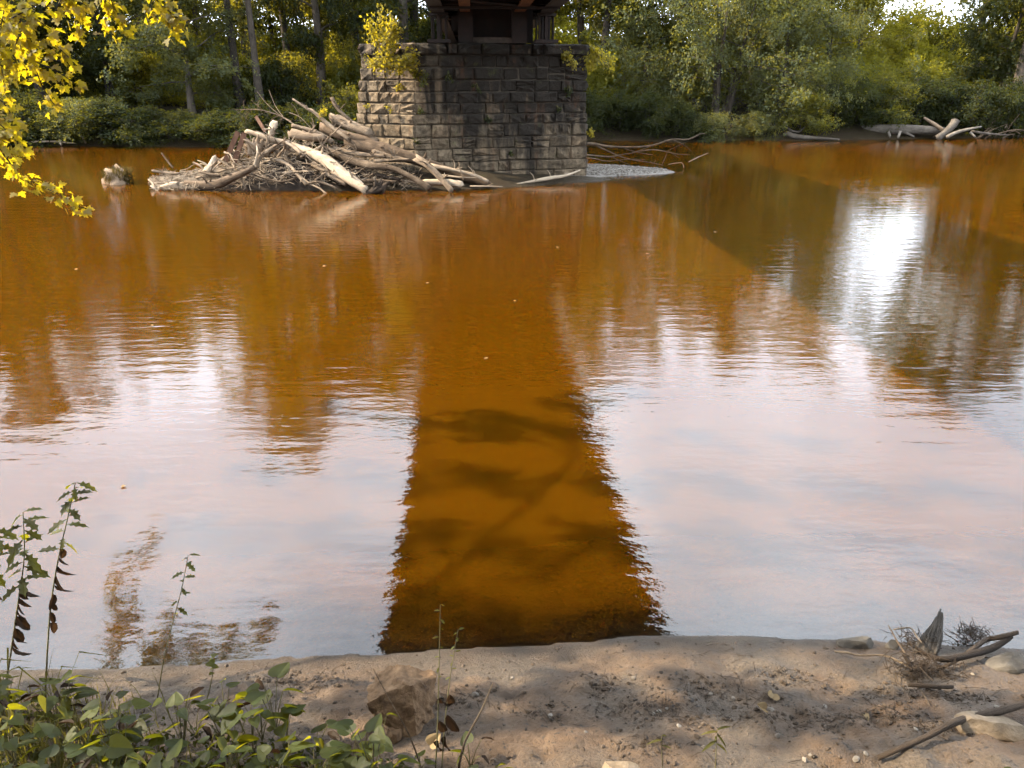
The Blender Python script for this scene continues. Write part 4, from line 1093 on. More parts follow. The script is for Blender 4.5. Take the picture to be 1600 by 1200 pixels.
for pp, lab in (([(90, 205, 37.2), (92, 216, 36.9), (96, 226, 36.6)], 'thin pale dead stem standing in water at far left'), ([(122, 204, 37.4), (130, 216, 37.0), (134, 224, 36.8)], 'second leaning dead stem near the far left bank'),
                ([(300, 196, 37.3), (307, 210, 37), (312, 222, 36.7)], 'leaning pale dead stem in water behind driftwood pile'), ([(328, 204, 37.3), (333, 218, 36.9)], 'short dead stem beside the leaning pale stem'),
                ([(40, 222, 36.9), (80, 221, 36.8), (118, 224, 36.6)], 'thin fallen branch lying along the far left waterline')):
    log('dead_sapling', L3(*pp), [.035, .05, .05] if 'thin fallen' not in lab else [.04, .05, .02], lab, 'driftwood', 'drift', 6, .1, 'dead stems on the left far shore')

# weathered box among the trees
p = PY(1382, 128, 49.5); b = MB(); b.box((0, 0, .65), (.42, .3, .55)); b.box((0, 0, 1.24), (.5, .38, .05)); b.box((-.3, 0, -.8), (.05, .05, .92)); b.box((.3, 0, -.8), (.05, .05, .92))
o = b.build('weathered_box', M['tie']); o.location = (p[0], 49.5, p[2] - .7); tag(o, 'small dark weathered box on posts among sunlit bushes', 'box')

# ================================================================== PLANTS ON THE PIER
def sprig(name, c, size, n, leaf, mat, label, cat, rg, down=0.0, group=None, face=None, depth=.15):
    r = empty(name, c)
    sb = MB(); V = []; D = []
    for k in range(max(3, n // 60)):
        d = np.array([rg.normal(0, .6), rg.normal(-.25, .2), (.9 if not down else -.9) + rg.normal(0, .3)]) * size
        if face is not None: d[0] += face * size
        q = [np.zeros(3), d * .5 + rg.normal(0, .05 * size, 3), d]
        sb.tube(q, [.012, .009, .004], 4, 0, 0, 2)
        m_ = max(6, n // max(3, n // 60))
        t = rg.random(m_) ** .7
        P = (q[1] * 2)[None] * (t * (1 - t))[:, None] * 2 + d[None] * (t ** 2)[:, None] + rg.normal(0, size * .17, (m_, 3)) * np.array([1, .7, 1])
        V.append(P); D.append(np.repeat(d[None] / np.linalg.norm(d), m_, 0))
    sb.build('stem', M['stem'], r)
    Vv, Fq, tn_ = leaf_quads(np.concatenate(V), np.concatenate(D), leaf, rg, .4, .5)
    o = obj('foliage', mesh_np('foliage', Vv, Fq, M[mat], tone=tn_), r); o['kind'] = 'stuff'
    tag(r, label, cat, group)
    return r
rg = np.random.default_rng(31)
def fy(px, off=-.12):   # the front face of the pier at a pixel column
    X_ = (px - 800) / F * 22.9
    if X_ > Cc[0]: return Cc[1] + (X_ - Cc[0]) * pu[1] / pu[0] + off
    return Cc[1] + (Cc[0] - X_) * .38 + off
sap = empty('pier_sapling', PY(604, 112, 23.35))
sb = MB(); A0 = np.array(sap.location)
LV, LD = [], []
for l in ([(604, 112), (602, 80), (598, 45), (596, 12)], [(603, 90), (615, 65), (620, 42)], [(602, 85), (585, 62), (578, 30)], [(604, 100), (628, 92), (650, 84)], [(604, 105), (588, 100), (578, 95)], [(604, 108), (630, 104), (652, 100)], [(602, 70), (612, 48), (610, 26)]):
    P = np.array([PY(x, y, 23.3 + random.uniform(-.2, .25)) - A0 for x, y in l]); sb.tube(P, [.025, .016, .006], 5, .05, 1, 3)
    for t in rg.random(46) * (len(P) - 1) * .92 + .08:
        i = int(t); c = P[i] * (1 - t + i) + P[i + 1] * (t - i)
        m_ = 6; LV.append(c + rg.normal(0, .10, (m_, 3))); LD.append(np.repeat((P[-1] - P[0])[None] / np.linalg.norm(P[-1] - P[0]), m_, 0))
sb.build('trunk', M['stem'], sap, True)
Vv, Fq, tn_ = leaf_quads(np.concatenate(LV), np.concatenate(LD), .085, rg, .3, .4)
obj('crown', mesh_np('crown', Vv, Fq, M['sap'], tone=tn_), sap)
tag(sap, 'bright yellow sunlit sapling growing out of the pier top corner', 'sapling')
sprig('climbing_vine', PY(921, 70, 25.0), .55, 620, .09, 'sap', 'bright yellow-green vine hanging over the right end of the pier', 'vine', rg, 1, face=.15)
sprig('climbing_vine', PY(888, 76, fy(888)), .34, 260, .08, 'sap', 'yellow-green vine trailing down the pier face near its right end', 'vine', rg, 1)
sprig('climbing_vine', PY(912, 70, 24.85), .30, 220, .08, 'leaf', 'small green tuft atop the right corner of the pier', 'vine', rg, 0)
for px, py, s, n_, mt, lab in ((640, 100, .30, 200, 'sap', 'yellowish trailing plant right of the sapling on the pier'), (662, 108, .22, 130, 'leaf', 'green trailing plant below the pier coping near the sapling'),
        (622, 128, .16, 70, 'sap', 'small yellow plant on the pier nose below the sapling'), (660, 122, .20, 80, 'leaf', 'small dangling plant on the pier below the trailing plants'),
        (700, 112, .18, 60, 'leafdark', 'dark little plant high on the shaded pier face'), (745, 130, .14, 40, 'leafdark', 'tiny dark plant in the middle of the upper pier face'),
        (762, 180, .16, 50, 'leafdark', 'small plant rooted above the round stone of the pier'), (655, 165, .16, 60, 'leafdark', 'dark fern-like plant midway down the pier face'),
        (612, 165, .13, 50, 'sap', 'small lit plant on the lower pier nose'), (575, 170, .10, 30, 'sap', 'tiny lit sprig at the edge of the pier nose'),
        (652, 215, .14, 40, 'leafdark', 'small plant in a joint just above the bark-covered trunk'), (800, 235, .12, 30, 'leafdark', 'small tuft in a low joint of the pier'),
        (922, 200, .22, 90, 'sap', 'leafy green sprig growing at the right edge of the pier'), (498, 188, .26, 160, 'sap', 'small bright yellow sprig growing on top of the driftwood pile'),
        (870, 165, .13, 40, 'leafdark', 'little plant low on the right of the pier face'), (890, 135, .2, 80, 'leafdark', 'dark vine clump on the right of pier face')):
    Yd = fy(px) if px not in (922, 498) else (25.0 if px == 922 else 23.2)
    sprig('wall_plant' if px != 498 else 'leafy_sprig', PY(px, py, Yd), s, n_, .065, mt, lab, 'plant', rg, 0 if px in (498, 575) else 1, 'small plants on the pier' if px != 498 else None)

# ================================================================== OVERHANGING MAPLE
def outline_leaf(pts, mat, name, bend=.12, fold=.10):
    """half outline from base to tip (x>=0); mirrored; unit length along +y"""
    R_ = [(x, y) for x, y in pts]
    b = MB()
    mid = [(0, y) for y in (0, .35, .7, 1.0)]
    zf = lambda x, y: fold * abs(x) - bend * y * y
    for s in (1, -1):
        V = [(0, 0, 0)] + [(s * x, y, zf(x, y)) for x, y in R_] + [(0, 1.0, zf(0, 1)), (0, .6, zf(0, .6)), (0, .3, zf(0, .3))]
        f = tuple(range(len(V)))
        b.add(V, [f if s > 0 else f[::-1]], tone=.5)
    return b.mesh(name, mat)
MAPLE = [outline_leaf([(.16, -.02), (.34, -.06), (.28, .10), (.50, .20), (.62, .36), (.42, .38), (.26, .42), (.24, .56), (.30, .70), (.14, .74), (.10, .86)], M['maple'], 'leaf', bend=b_, fold=f_) for b_, f_ in ((.12, .10), (.25, -.08), (.05, .22), (.32, .16))]
def leaf_matrix(p, d, nrm, size):
    d = Vector(d).normalized(); n_ = Vector(nrm); s = d.cross(n_)
    if s.length < 1e-4: s = d.cross(Vector((1, 0, 0)))
    s.normalize(); n_ = s.cross(d)
    m = Matrix((s, d, n_)).transposed().to_4x4() @ Matrix.Scale(size, 4)
    m.translation = Vector(p); return m
mp = empty('maple_tree', (-8.2, 1.6, H(-8.2, 1.6)))
tag(mp, 'maple tree with glowing yellow leaves hanging in from the upper left', 'tree')
O = np.array(mp.location)
tb = MB()
tb.tube([np.array([0, 0, -.2]), np.array([.2, .3, 1.8]), np.array([.7, .8, 3.6]), np.array([1.1, 1.6, 5.5]), np.array([1.3, 2.2, 7.5])], [.22, .16, .11, .06, .02], 9, .1, 2, 4)
tb.build('trunk', M['bark'], mp, True)
lb_ = MB()
hub = np.array([-5.6, 6.2, 5.0])
lb_.tube([np.array([.7, .8, 3.6]) , np.array([-6.8, 4.3, 5.0]) - O, hub - O], [.034, .024, .016], 7, .08, 3, 4)
BR = [
 [(-190, -110, 6.5), (-90, 60, 6.6), (-30, 170, 6.7), (0, 232, 6.75), (14, 252, 6.8), (30, 278, 6.85), (52, 285, 6.9), (80, 298, 6.95), (108, 312, 7.0), (132, 327, 7.05)],
 [(-60, 110, 6.7), (5, 160, 6.6), (20, 190, 6.6)], [(-35, 165, 6.7), (12, 205, 6.7), (34, 232, 6.75)], [(-70, 160, 6.4), (-20, 205, 6.4), (15, 225, 6.4)],
 [(-160, -140, 6.4), (-60, -70, 6.5), (10, 0, 6.6), (28, 25, 6.65), (42, 60, 6.7), (52, 95, 6.75), (62, 125, 6.75), (75, 150, 6.8), (86, 165, 6.8)],
 [(28, 25, 6.6), (58, 32, 6.6), (78, 45, 6.65)], [(42, 60, 6.7), (82, 68, 6.7), (110, 92, 6.75)], [(52, 95, 6.7), (90, 112, 6.7), (116, 130, 6.75)],
 [(10, 0, 6.6), (0, 55, 6.5), (4, 105, 6.5)], [(30, 55, 6.6), (18, 90, 6.6), (14, 122, 6.6)], [(15, 30, 6.5), (50, 12, 6.5), (62, 4, 6.5)], [(-40, 20, 6.4), (-5, 80, 6.3), (8, 140, 6.3)], [(-40, -10, 6.8), (20, 50, 6.9), (30, 90, 6.9)],
 [(-60, -130, 6.9), (40, -60, 7.0), (100, -10, 7.1), (125, 18, 7.15), (124, 48, 7.2)], [(100, -10, 7.1), (86, 18, 7.1)], [(100, -12, 7.1), (140, 12, 7.1)],
 [(40, -60, 7.0), (120, -50, 7.2), (165, -14, 7.3), (180, 15, 7.3), (194, 42, 7.35)], [(165, -14, 7.3), (163, 36, 7.3)],
 [(120, -50, 7.2), (200, -40, 7.4), (240, -5, 7.5), (262, 22, 7.5), (270, 48, 7.5)], [(250, 8, 7.5), (278, 28, 7.5), (288, 40, 7.5)], [(240, -5, 7.5), (236, 20, 7.5)],
]
for l in (BR[0][0], BR[4][0], BR[13][0]):
    lb_.tube([hub - O, PY(*l) - O], [.015, .012], 5, 0, 1, 3)
nleaf = 0; rg = np.random.default_rng(91)
extra = []
for bi, l in enumerate(BR):
    P = np.array([PY(*q) for q in l]) - O
    lb_.tube(P, np.linspace(.011 if len(l) > 3 else .006, .003, len(P)), 5, 0, 0, 3)
    seg = np.linalg.norm(np.diff(P, axis=0), axis=1); tot = seg.sum(); cum = np.concatenate([[0], np.cumsum(seg)])
    s = .05
    while s < tot + .02:
        i = min(np.searchsorted(cum, s, 'right') - 1, len(P) - 2); t = (s - cum[i]) / seg[i]
        c = P[i] * (1 - t) + P[i + 1] * t
        w = c + O; vv = w - CAM; yy = 600 - F * np.dot(vv, UPV) / np.dot(vv, FWD); xx = 800 + F * vv[0] / np.dot(vv, FWD)
        for k in range(5):
            tan = (P[i + 1] - P[i]) / seg[i]
            d = tan * .7 + rg.normal(0, .55, 3); d[2] -= .35
            nrm = rg.normal(0, .45, 3) + np.array([-.35, -.25, .8])
            pet = c + d / np.linalg.norm(d) * rg.uniform(.01, .07) + rg.normal(0, .035, 3)
            m_ = leaf_matrix(pet, d, nrm, rg.uniform(.048, .085))
            if xx > -25 and yy > -25 and nleaf < 295:
                o = bpy.data.objects.new('leaf', MAPLE[int(rg.integers(4))]); link(o, mp); o.matrix_local = m_; nleaf += 1
            else: extra.append(m_)
        s += .05
lb_.build('branch', M['bark'], mp, True)
def leaf_mass(mats, protos, mat, name, parent, kind=True):
    b = MB()
    for k, m_ in enumerate(mats):
        me_ = protos[k % len(protos)]
        b.add([m_ @ v.co for v in me_.vertices], [tuple(p.vertices) for p in me_.polygons], tone=random.random())
    o = b.build(name, mat, parent)
    if kind: o['kind'] = 'stuff'
    return o
for k in range(3700):     # the crown above and left of the view
    a_ = rg.normal(0, 1, 3); a_ /= np.linalg.norm(a_); r_ = rg.random() ** .45
    c = np.array([-8.0, 3.8, 7.2]) + a_ * r_ * np.array([3.6, 3.6, 2.6])
    c = np.round(c * 1.15) / 1.15 * .62 + c * .38      # leaves gather in clumps
    w = c - CAM; zc = np.dot(w, FWD)
    if zc > .3 and abs(w[0] / zc) < .72 and -(np.dot(w, UPV) / zc) > -.54: continue
    extra.append(leaf_matrix(c - O, rg.normal(0, 1, 3) + np.array([0, 0, -.4]), rg.normal(0, .5, 3) + np.array([0, 0, .8]), rg.uniform(.10, .15)))
leaf_mass(extra, MAPLE, M['maple'], 'foliage', mp)

# ================================================================== NEAR SHORE
def rock_mesh(seed, mat, cuts=9, sub=3, rough=.05, planes=None):
    import bmesh
    rg = np.random.default_rng(seed)
    bm = bmesh.new(); bmesh.ops.create_icosphere(bm, subdivisions=sub, radius=1.0)
    nrm = rg.normal(0, 1, (cuts, 3)); nrm /= np.linalg.norm(nrm, axis=1)[:, None]; dd = rg.uniform(.42, .80, cuts)
    if planes is not None: nrm = np.array([p_[:3] for p_ in planes], float); nrm /= np.linalg.norm(nrm, axis=1)[:, None]; dd = np.array([p_[3] for p_ in planes])
    for v in bm.verts:
        p = np.array(v.co)
        for n_, d in zip(nrm, dd):
            e = np.dot(p, n_) - d
            if e > 0: p = p - n_ * e
        p = p * (1 + rough * fbm(p[0] * 3 + seed, p[1] * 3 + p[2] * 2.3, 4))
        v.co = p
    p = None
    m_ = bpy.data.meshes.new('rock'); bm.to_mesh(m_); bm.free(); m_.materials.append(mat)
    return m_
def rock(name, px, py, size, rz, mat, seed, label, sink=.3, tilt=(0, 0), sub=3, group=None, rough=.06, cat='rock', p=None, planes=None):
    o = obj(name, rock_mesh(seed, M[mat], 9, sub, rough, planes)); q = PG(px, py) if p is None else p
    o.location = (q[0], q[1], H(q[0], q[1]) + size[2] * (1 - 2 * sink)); o.scale = size; o.rotation_euler = (tilt[0], tilt[1], rz)
    return tag(o, label, cat, group)
rock('boulder', 634, 1122, (.20, .17, .19), .15, 'rock', 3, 'angular tan boulder sitting on the mud beside the heart-leaved plants', .18, (.0, .12), 5, rough=.20,
     planes=[(-.25, -.85, .35, .62), (.85, -.45, .35, .52), (.35, .25, .9, .58), (-.55, .1, .8, .60), (0, 0, -1, .45), (-1, .1, -.1, .78), (1, .3, -.1, .72), (0, 1, 0, .7), (-.6, -.6, -.4, .72)])
rock('rock_shard', 618, 1158, (.06, .05, .05), 1.2, 'rock', 8, 'small tan shard in front of the angular boulder', .2)
rock('boulder', 1552, 1148, (.17, .085, .075), -.25, 'palestone', 33, 'long smooth tan stone half buried behind the dark stick', .40, (0, .1), 4, rough=.12)
rock('boulder', 968, 1214, (.09, .07, .05), .1, 'palestone', 14, 'pale flat stone at the bottom edge of the mud', .3, sub=4)
rock('boulder', 1575, 1040, (.14, .08, .05), .3, 'greyrock', 16, 'flat grey stone at the waterline beside the driftwood tangle', .35)
rock('rock_shard', 1340, 1010, (.12, .06, .045), -.1, 'greyrock', 18, 'grey-brown flat stone at the waterline left of the driftwood tangle', .3)
rock('rock_shard', 1395, 1012, (.05, .04, .03), .4, 'greyrock', 19, 'small grey stone under the long thin twig', .3)
peb = [rock_mesh(60 + k, M['paler'], 7, 2, .05) for k in range(5)]; pebd = [rock_mesh(80 + k, M['pebble'], 7, 2, .05) for k in range(5)]
for k, (px, py, s) in enumerate([(743, 1087, .018), (1258, 1188, .014), (1268, 1181, .012), (1338, 1188, .016), (1352, 1178, .011), (1204, 1110, .015), (1195, 1103, .012), (1030, 1112, .012), (1042, 1108, .010), (1021, 1116, .010), (1380, 1089, .011),
        (1520, 1054, .012), (1556, 1105, .013), (860, 1120, .013), (915, 1145, .010), (990, 1060, .010), (1075, 1070, .011), (1110, 1085, .011), (1146, 1092, .012), (1060, 1135, .011), (1215, 1150, .012), (1100, 1168, .012), (800, 1060, .010), (1290, 1105, .012), (1430, 1140, .011)]):
    o = obj('pebble', peb[k % 5]); q = PG(px, py); o.location = (q[0], q[1], q[2] + s * .3); o.scale = (s * 1.2, s, s * .7); o.rotation_euler = (0, 0, k * 1.3)
    tag(o, 'small pale pebble lying on the brown mud', 'pebble', 'pale pebbles on the mud')
# gravel and clods too many to count
def scatter(name, n, protos, mat, sampler, smin, smax, label, cat):
    b = MB()
    low = []
    for me_ in protos: low.append((np.array([v.co[:] for v in me_.vertices]), [tuple(p.vertices) for p in me_.polygons]))
    for k in range(n):
        x, y = sampler(); z = H(x, y)
        if z < .03: continue
        s = smin + (smax - smin) * random.random() ** 2.5; V, Fs = low[k % len(low)]; a_ = random.random() * 6.28
        ca, sa = math.cos(a_), math.sin(a_); Vr = V * np.array([s * random.uniform(.8, 1.4), s, s * .7]); Vr = np.stack([Vr[:, 0] * ca - Vr[:, 1] * sa + x, Vr[:, 0] * sa + Vr[:, 1] * ca + y, Vr[:, 2] + z + s * .2], 1)
        b.add(Vr, Fs)
    return tag(b.build(name, mat), label, cat, kind='stuff')
tiny = [rock_mesh(120 + k, M['pebble'], 6, 1, .05) for k in range(5)]
cl = [PG(*q)[:2] for q in ((1110, 1075), (1190, 1110), (1050, 1120), (1290, 1130), (1380, 1120), (950, 1070), (1000, 1100), (1450, 1130), (1240, 1060), (1500, 1090), (720, 1090), (850, 1110), (500, 1070), (440, 1060), (1010, 1165), (1400, 1080))]
def near_s():
    if random.random() < .55:
        c = random.choice(cl); return c[0] + random.gauss(0, .10), c[1] + random.gauss(0, .055)
    return random.uniform(-2.3, 2.6), random.uniform(1.7, 3.3)
scatter('gravel', 1500, tiny, M['pebble'], near_s, .004, .013, 'scattered brown gravel on the muddy near shore', 'gravel')
scatter('mud_clods', 1500, tiny, M['clod'], near_s, .003, .016, 'scattered dark mud clods on the near shore', 'clods')
def bar_s():
    while True:
        a_ = random.uniform(0, 6.28); r_ = math.sqrt(random.random()); x, y = 1.6 + 4.1 * r_ * math.cos(a_), 26.35 + 1.48 * r_ * math.sin(a_)
        if x > 2.2: return x, y
scatter('gravel_bar', 1800, tiny, M['bar'], bar_s, .02, .06, 'pale grey gravel bar beside the right end of the pier', 'gravel')
# small chips and twigs on the mud
b = MB()
for k in range(420):
    x, y = near_s(); z = H(x, y)
    if z < .04: continue
    a_ = random.random() * 6.28; l_ = random.uniform(.01, .05); d = np.array([math.cos(a_), math.sin(a_), random.uniform(-.1, .3)]) * l_
    c = np.array([x, y, z + .006]); b.tube([c - d, c + np.array([0, 0, .004]), c + d], [.0015, .002, .001], 4, 0, 0, 1)
tag(b.build('twig_litter', M['wetwood']), 'tiny dark twigs strewn over the near mud', 'twigs', kind='stuff')

# driftwood tangle at the right shoreline
NT = 'driftwood tangle at the near right shore'
def gl(*pp):   # (px, py, height above the ground below)
    out = []
    for px, py, h in pp: out.append(PG(px, py, h))
    return out
b = MB(); A_ = np.array(gl((1447, 1020, .01))[0]); B_ = np.array(gl((1470, 948, .20))[0]); dv_ = B_ - A_
for k in range(11):
    u_ = (k - 5) / 5.0; o_ = np.array([u_ * .052, random.uniform(-.006, .006), 0]); tl = .60 + .4 * (1 - abs(u_ - .35) / 1.35) - random.uniform(0, .12)
    b.tube([A_ + o_ * 1.1, A_ + o_ + dv_ * tl * .5, A_ + o_ * .45 + dv_ * tl], [.011, .010, .004], 6, .3, k, 4, True, 1.2)
tag(b.build('bark_slab', M['wetgrey'], None, True), 'upright pointed slab of grey weathered bark in the shore driftwood', 'driftwood', NT)
log('drift_stick', gl((1590, 988, .13), (1560, 996, .10), (1540, 1000, .07), (1510, 1022, .05), (1475, 1042, .03)), [.012, .014, .013, .012, .010], 'upper long brown stick of the shore driftwood, pale toward its lower end', 'driftwood', 'wetwood', 7, .08, NT)
log('drift_stick', gl((1580, 995, .10), (1552, 1012, .06), (1520, 1022, .05), (1480, 1030, .05), (1455, 1026, .06), (1432, 1012, .08)), [.012, .018, .018, .017, .014, .008], 'thick dark curved branch lying below the upper brown stick', 'driftwood', 'wetwood', 8, .1, NT)
log('drift_stick', gl((1304, 1018, .03), (1325, 1020, .035), (1342, 1024, .03), (1380, 1024, .05), (1405, 1034, .05), (1430, 1046, .04)), [.005, .006, .006, .006, .006, .004], 'long thin wavy twig reaching left over the grey stones', 'driftwood', 'drift', 5, .05, NT)
log('drift_stick', gl((1388, 977, .13), (1402, 1002, .08), (1415, 1022, .06)), [.003, .005, .006], 'slim upright twig left of the bark slab', 'driftwood', 'driftdark', 5, .05, NT)
log('drift_stick', gl((1396, 984, .12), (1412, 981, .13), (1424, 982, .13), (1432, 994, .10), (1440, 1004, .08)), [.004, .005, .005, .005, .004], 'small arched pale twig left of the bark slab', 'driftwood', 'drift', 5, .05, NT)
log('drift_stick', gl((1420, 1070, .02), (1455, 1072, .03), (1488, 1073, .02)), [.010, .012, .010], 'short dark flat stick at the foot of the driftwood tangle', 'driftwood', 'wetwood', 6, .1, NT)
log('drift_stick', gl((1438, 1043, .06), (1448, 1054, .05), (1459, 1064, .04)), [.004, .004, .003], 'short pale straw lying over the tangle center', 'driftwood', 'drift', 4, 0, NT)
log('drift_stick', gl((1438, 1078, .02), (1446, 1090, .015), (1453, 1102, .01)), [.004, .004, .003], 'short pale twig on the mud below the tangle', 'driftwood', 'drift', 4, 0, NT)
log('drift_stick', gl((1400, 1052, .04), (1402, 1066, .02), (1416, 1078, .02), (1424, 1092, .01)), [.003, .004, .004, .002], 'curling pale twig at the lower left of the tangle', 'driftwood', 'drift', 4, 0, NT)
log('drift_stick', gl((1476, 1052, .03), (1495, 1056, .02), (1512, 1060, .015)), [.003, .003, .002], 'thin dark twig pointing right from the tangle', 'driftwood', 'wetwood', 4, 0, NT)
log('drift_stick', gl((1412, 1022, .07), (1420, 1034, .06), (1424, 1048, .04)), [.012, .012, .01], 'stubby dark root in the center of the tangle', 'driftwood', 'wetwood', 6, .15, NT)
b = MB(); c0 = gl((1445, 1045, .03))[0]; c1 = gl((1520, 990, .06))[0]; c2 = gl((1425, 1000, .06))[0]
for k in range(420):
    c, sg = ((c0, (.085, .045, .03)), (c1, (.05, .03, .018)), (c2, (.045, .03, .022)))[0 if k % 7 < 4 else 1 if k % 7 < 6 else 2]
    p_ = c + rg.normal(0, 1, 3) * sg; d = rg.normal(0, 1, 3); d[2] *= .5; d = d / np.linalg.norm(d) * rg.uniform(.015, .06)
    b.tube([p_ - d, p_ + rg.normal(0, .008, 3), p_ + d], [.002, .0022, .001], 3, 0, 0, 1, False)
tag(b.build('root_fibres', M['wetwood']), 'matted root fibres and straw in the shore driftwood', 'fibres', kind='stuff')
log('stick', gl((1372, 1184, .02), (1400, 1172, .03), (1450, 1150, .04), (1480, 1134, .05), (1510, 1123, .05), (1560, 1112, .05), (1625, 1092, .06)), [.011, .012, .013, .0145, .015, .016, .016], 'long dark stick lying across the mud at lower right', 'driftwood', 'wetwood', 8, .10)

# crumpled dry leaves
HEARTP = [(.20, -.10), (.42, -.08), (.54, .12), (.50, .36), (.36, .62), (.17, .84)]
HEART = [outline_leaf(HEARTP, M['heart'], 'leaf', bend=b_, fold=f_) for b_, f_ in ((.10, .15), (.28, .10), (.05, .35), (.18, -.10))]
OVAL = [outline_leaf([(.12, .05), (.26, .25), (.27, .5), (.15, .8)], M['heart'], 'leaf', bend=b_, fold=f_) for b_, f_ in ((.3, .25), (.55, .4))]
DRY = [outline_leaf(HEARTP, M['paleleaf'], 'leaf', bend=b_, fold=f_) for b_, f_ in ((.5, .5), (-.4, .6))]
DEAD = [outline_leaf([(.10, .05), (.2, .3), (.16, .7), (.07, .9)], M['deadleaf'], 'leaf', bend=b_, fold=f_) for b_, f_ in ((.5, .5), (.2, .8))]
LOBE = [outline_leaf([(.03, .08), (.06, .22), (.20, .26), (.10, .40), (.25, .52), (.11, .62), (.16, .80), (.05, .86)], M['heart'], 'leaf', bend=b_, fold=f_) for b_, f_ in ((.35, .15), (.55, .1), (.2, .3))]
LANCE = [outline_leaf([(.05, .05), (.09, .3), (.08, .6), (.04, .85)], M['grassm'], 'leaf', bend=b_, fold=f_) for b_, f_ in ((.35, .3), (.6, .2))]
for k, (px, py, s, lab) in enumerate([(1206, 1094, .055, 'crumpled pale dry leaf in the middle of the mud'), (1196, 1112, .05, 'small folded dry leaf below the crumpled pale leaf'), (1350, 1120, .03, 'tiny brown leaf left of the long dark stick'), (672, 1168, .06, 'cream dry leaf right of the angular boulder')]):
    q = PG(px, py); o = obj('dry_leaf', DRY[k % 2]); o.matrix_world = leaf_matrix((q[0], q[1], q[2] + .012), (math.cos(k * 2 + 1), math.sin(k * 2 + 1), .25), (.2, -.2, .9), s); tag(o, lab, 'leaf')

for k, (px, py) in enumerate([(236, 508), (119, 421), (508, 415), (803, 470), (668, 442), (1012, 396), (905, 330), (1330, 505), (1118, 362), (190, 760), (760, 560), (872, 386), (560, 352), (1420, 330)]):
    q = PZ(px, py, .006); o = obj('floating_leaf', DRY[k % 2]); o.matrix_world = leaf_matrix(q, (math.cos(k * 2.1), math.sin(k * 2.1), 0), (0, 0, 1), .035 + .012 * (k % 3)); o.scale[2] *= .3
    tag(o, 'tiny pale leaf fleck floating on the brown river', 'leaf', 'leaf flecks floating on the river')

# ------------------------------------------------------------------ foreground plants
rg = np.random.default_rng(55)
def add_leaf(root, me_, p, d, n_, s):
    o = bpy.data.objects.new('leaf', me_); link(o, root); o.matrix_local = leaf_matrix(p, d, n_, s); return o
def stem_px(l, Yoff=0.0):
    """stem polyline traced in the photograph, standing upright above its foot"""
    foot = PG(l[0][0], min(l[0][1], 1330)); return [PY(x, y, foot[1] + Yoff * i / len(l)) if i else foot for i, (x, y) in enumerate(l)]
def weed(l, label, leaves, name='tall_weed', mat='heart', seed=0, lmin=.05, lmax=.09, dead=0, n_top=7, r0=.005, group=None):
    P = np.array(stem_px(l)); root = empty(name, P[0]); O_ = np.array(root.location); rr = np.random.default_rng(seed)
    b = MB(); b.tube(P - O_, np.linspace(r0, r0 * .4, len(P)), 5, .05, seed, 4); b.build('stem', M['stem'], root, True)
    Q = P - O_
    def at(t):
        t = t * (len(Q) - 1); i = min(int(t), len(Q) - 2); return Q[i] * (1 - t + i) + Q[i + 1] * (t - i)
    for k in range(n_top):
        t = 1 - .46 * (k / max(1, n_top)) ** 1.2; a_ = k * 2.4 + rr.random(); d = np.array([math.cos(a_), math.sin(a_) * .7, rr.uniform(-.6, .3)])
        add_leaf(root, leaves[k % len(leaves)], at(t), d, (d[0] * -.2, -.15, 1), rr.uniform(lmin, lmax))
    for k in range(dead):
        t = .22 + .4 * k / dead; d = np.array([rr.normal(.2, .25), rr.normal(0, .2), -1]); c = at(t)
        add_leaf(root, DEAD[k % 2], c + np.array([.006, -.004, 0]), d, (rr.normal(0, 1), -1, .2), rr.uniform(.06, .11))
    tag(root, label, 'weed', group)
    return root
weed([(8, 1078), (20, 1000), (30, 930), (38, 870), (36, 800)], 'tall weed with lobed leaves nearest the picture\'s left edge, dead leaves below', LOBE, seed=1, dead=12, n_top=18, lmin=.07, lmax=.13)
weed([(72, 1060), (78, 960), (90, 880), (108, 800), (118, 754)], 'tallest weed with lobed leaves and withered leaves on lower stem', LOBE, seed=2, dead=9, n_top=18, lmin=.06, lmax=.11)
weed([(-30, 1080), (-20, 960), (-12, 880), (-8, 826)], 'lobed-leaf weed cut off by the left picture edge', LOBE, seed=3, dead=8, n_top=12, lmin=.06, lmax=.12)
weed([(246, 1092), (256, 1030), (268, 980), (284, 920), (294, 868)], 'slender seedling with green top leaves standing before orange reflection', LOBE, seed=4, n_top=12, lmin=.04, lmax=.06, r0=.0035)
weed([(318, 1110), (328, 1075), (333, 1045), (331, 1026)], 'short seedling with bright leaves left of the mud bank middle', HEART, seed=5, n_top=8, lmin=.022, lmax=.035, r0=.003)
weed([(680, 1205), (684, 1130), (686, 1040), (688, 945)], 'thin weed beside the boulder with dead leaves and budding tip', LOBE, seed=6, dead=3, n_top=9, lmin=.015, lmax=.028, r0=.0035)
weed([(690, 1205), (696, 1120), (706, 1040), (716, 984)], 'second thin weed right of the boulder with feathery tip', LOBE, seed=7, dead=3, n_top=10, lmin=.015, lmax=.028, r0=.003)
weed([(1118, 1205), (1119, 1170), (1121, 1140)], 'bright green grass-like seedling at the bottom edge of the mud', LANCE, seed=8, n_top=6, lmin=.05, lmax=.08, r0=.0025)
weed([(1036, 1205), (1034, 1175), (1034, 1150)], 'small green sprout left of the grass-like seedling', LANCE, seed=9, n_top=3, lmin=.04, lmax=.06, r0=.0025)
log('bare_stalk', stem_px([(716, 1205), (726, 1160), (752, 1110), (770, 1068)]), [.005, .005, .004, .003], 'pale dry bare stalk leaning right over the mud', 'weed', 'drift', 5, .05)
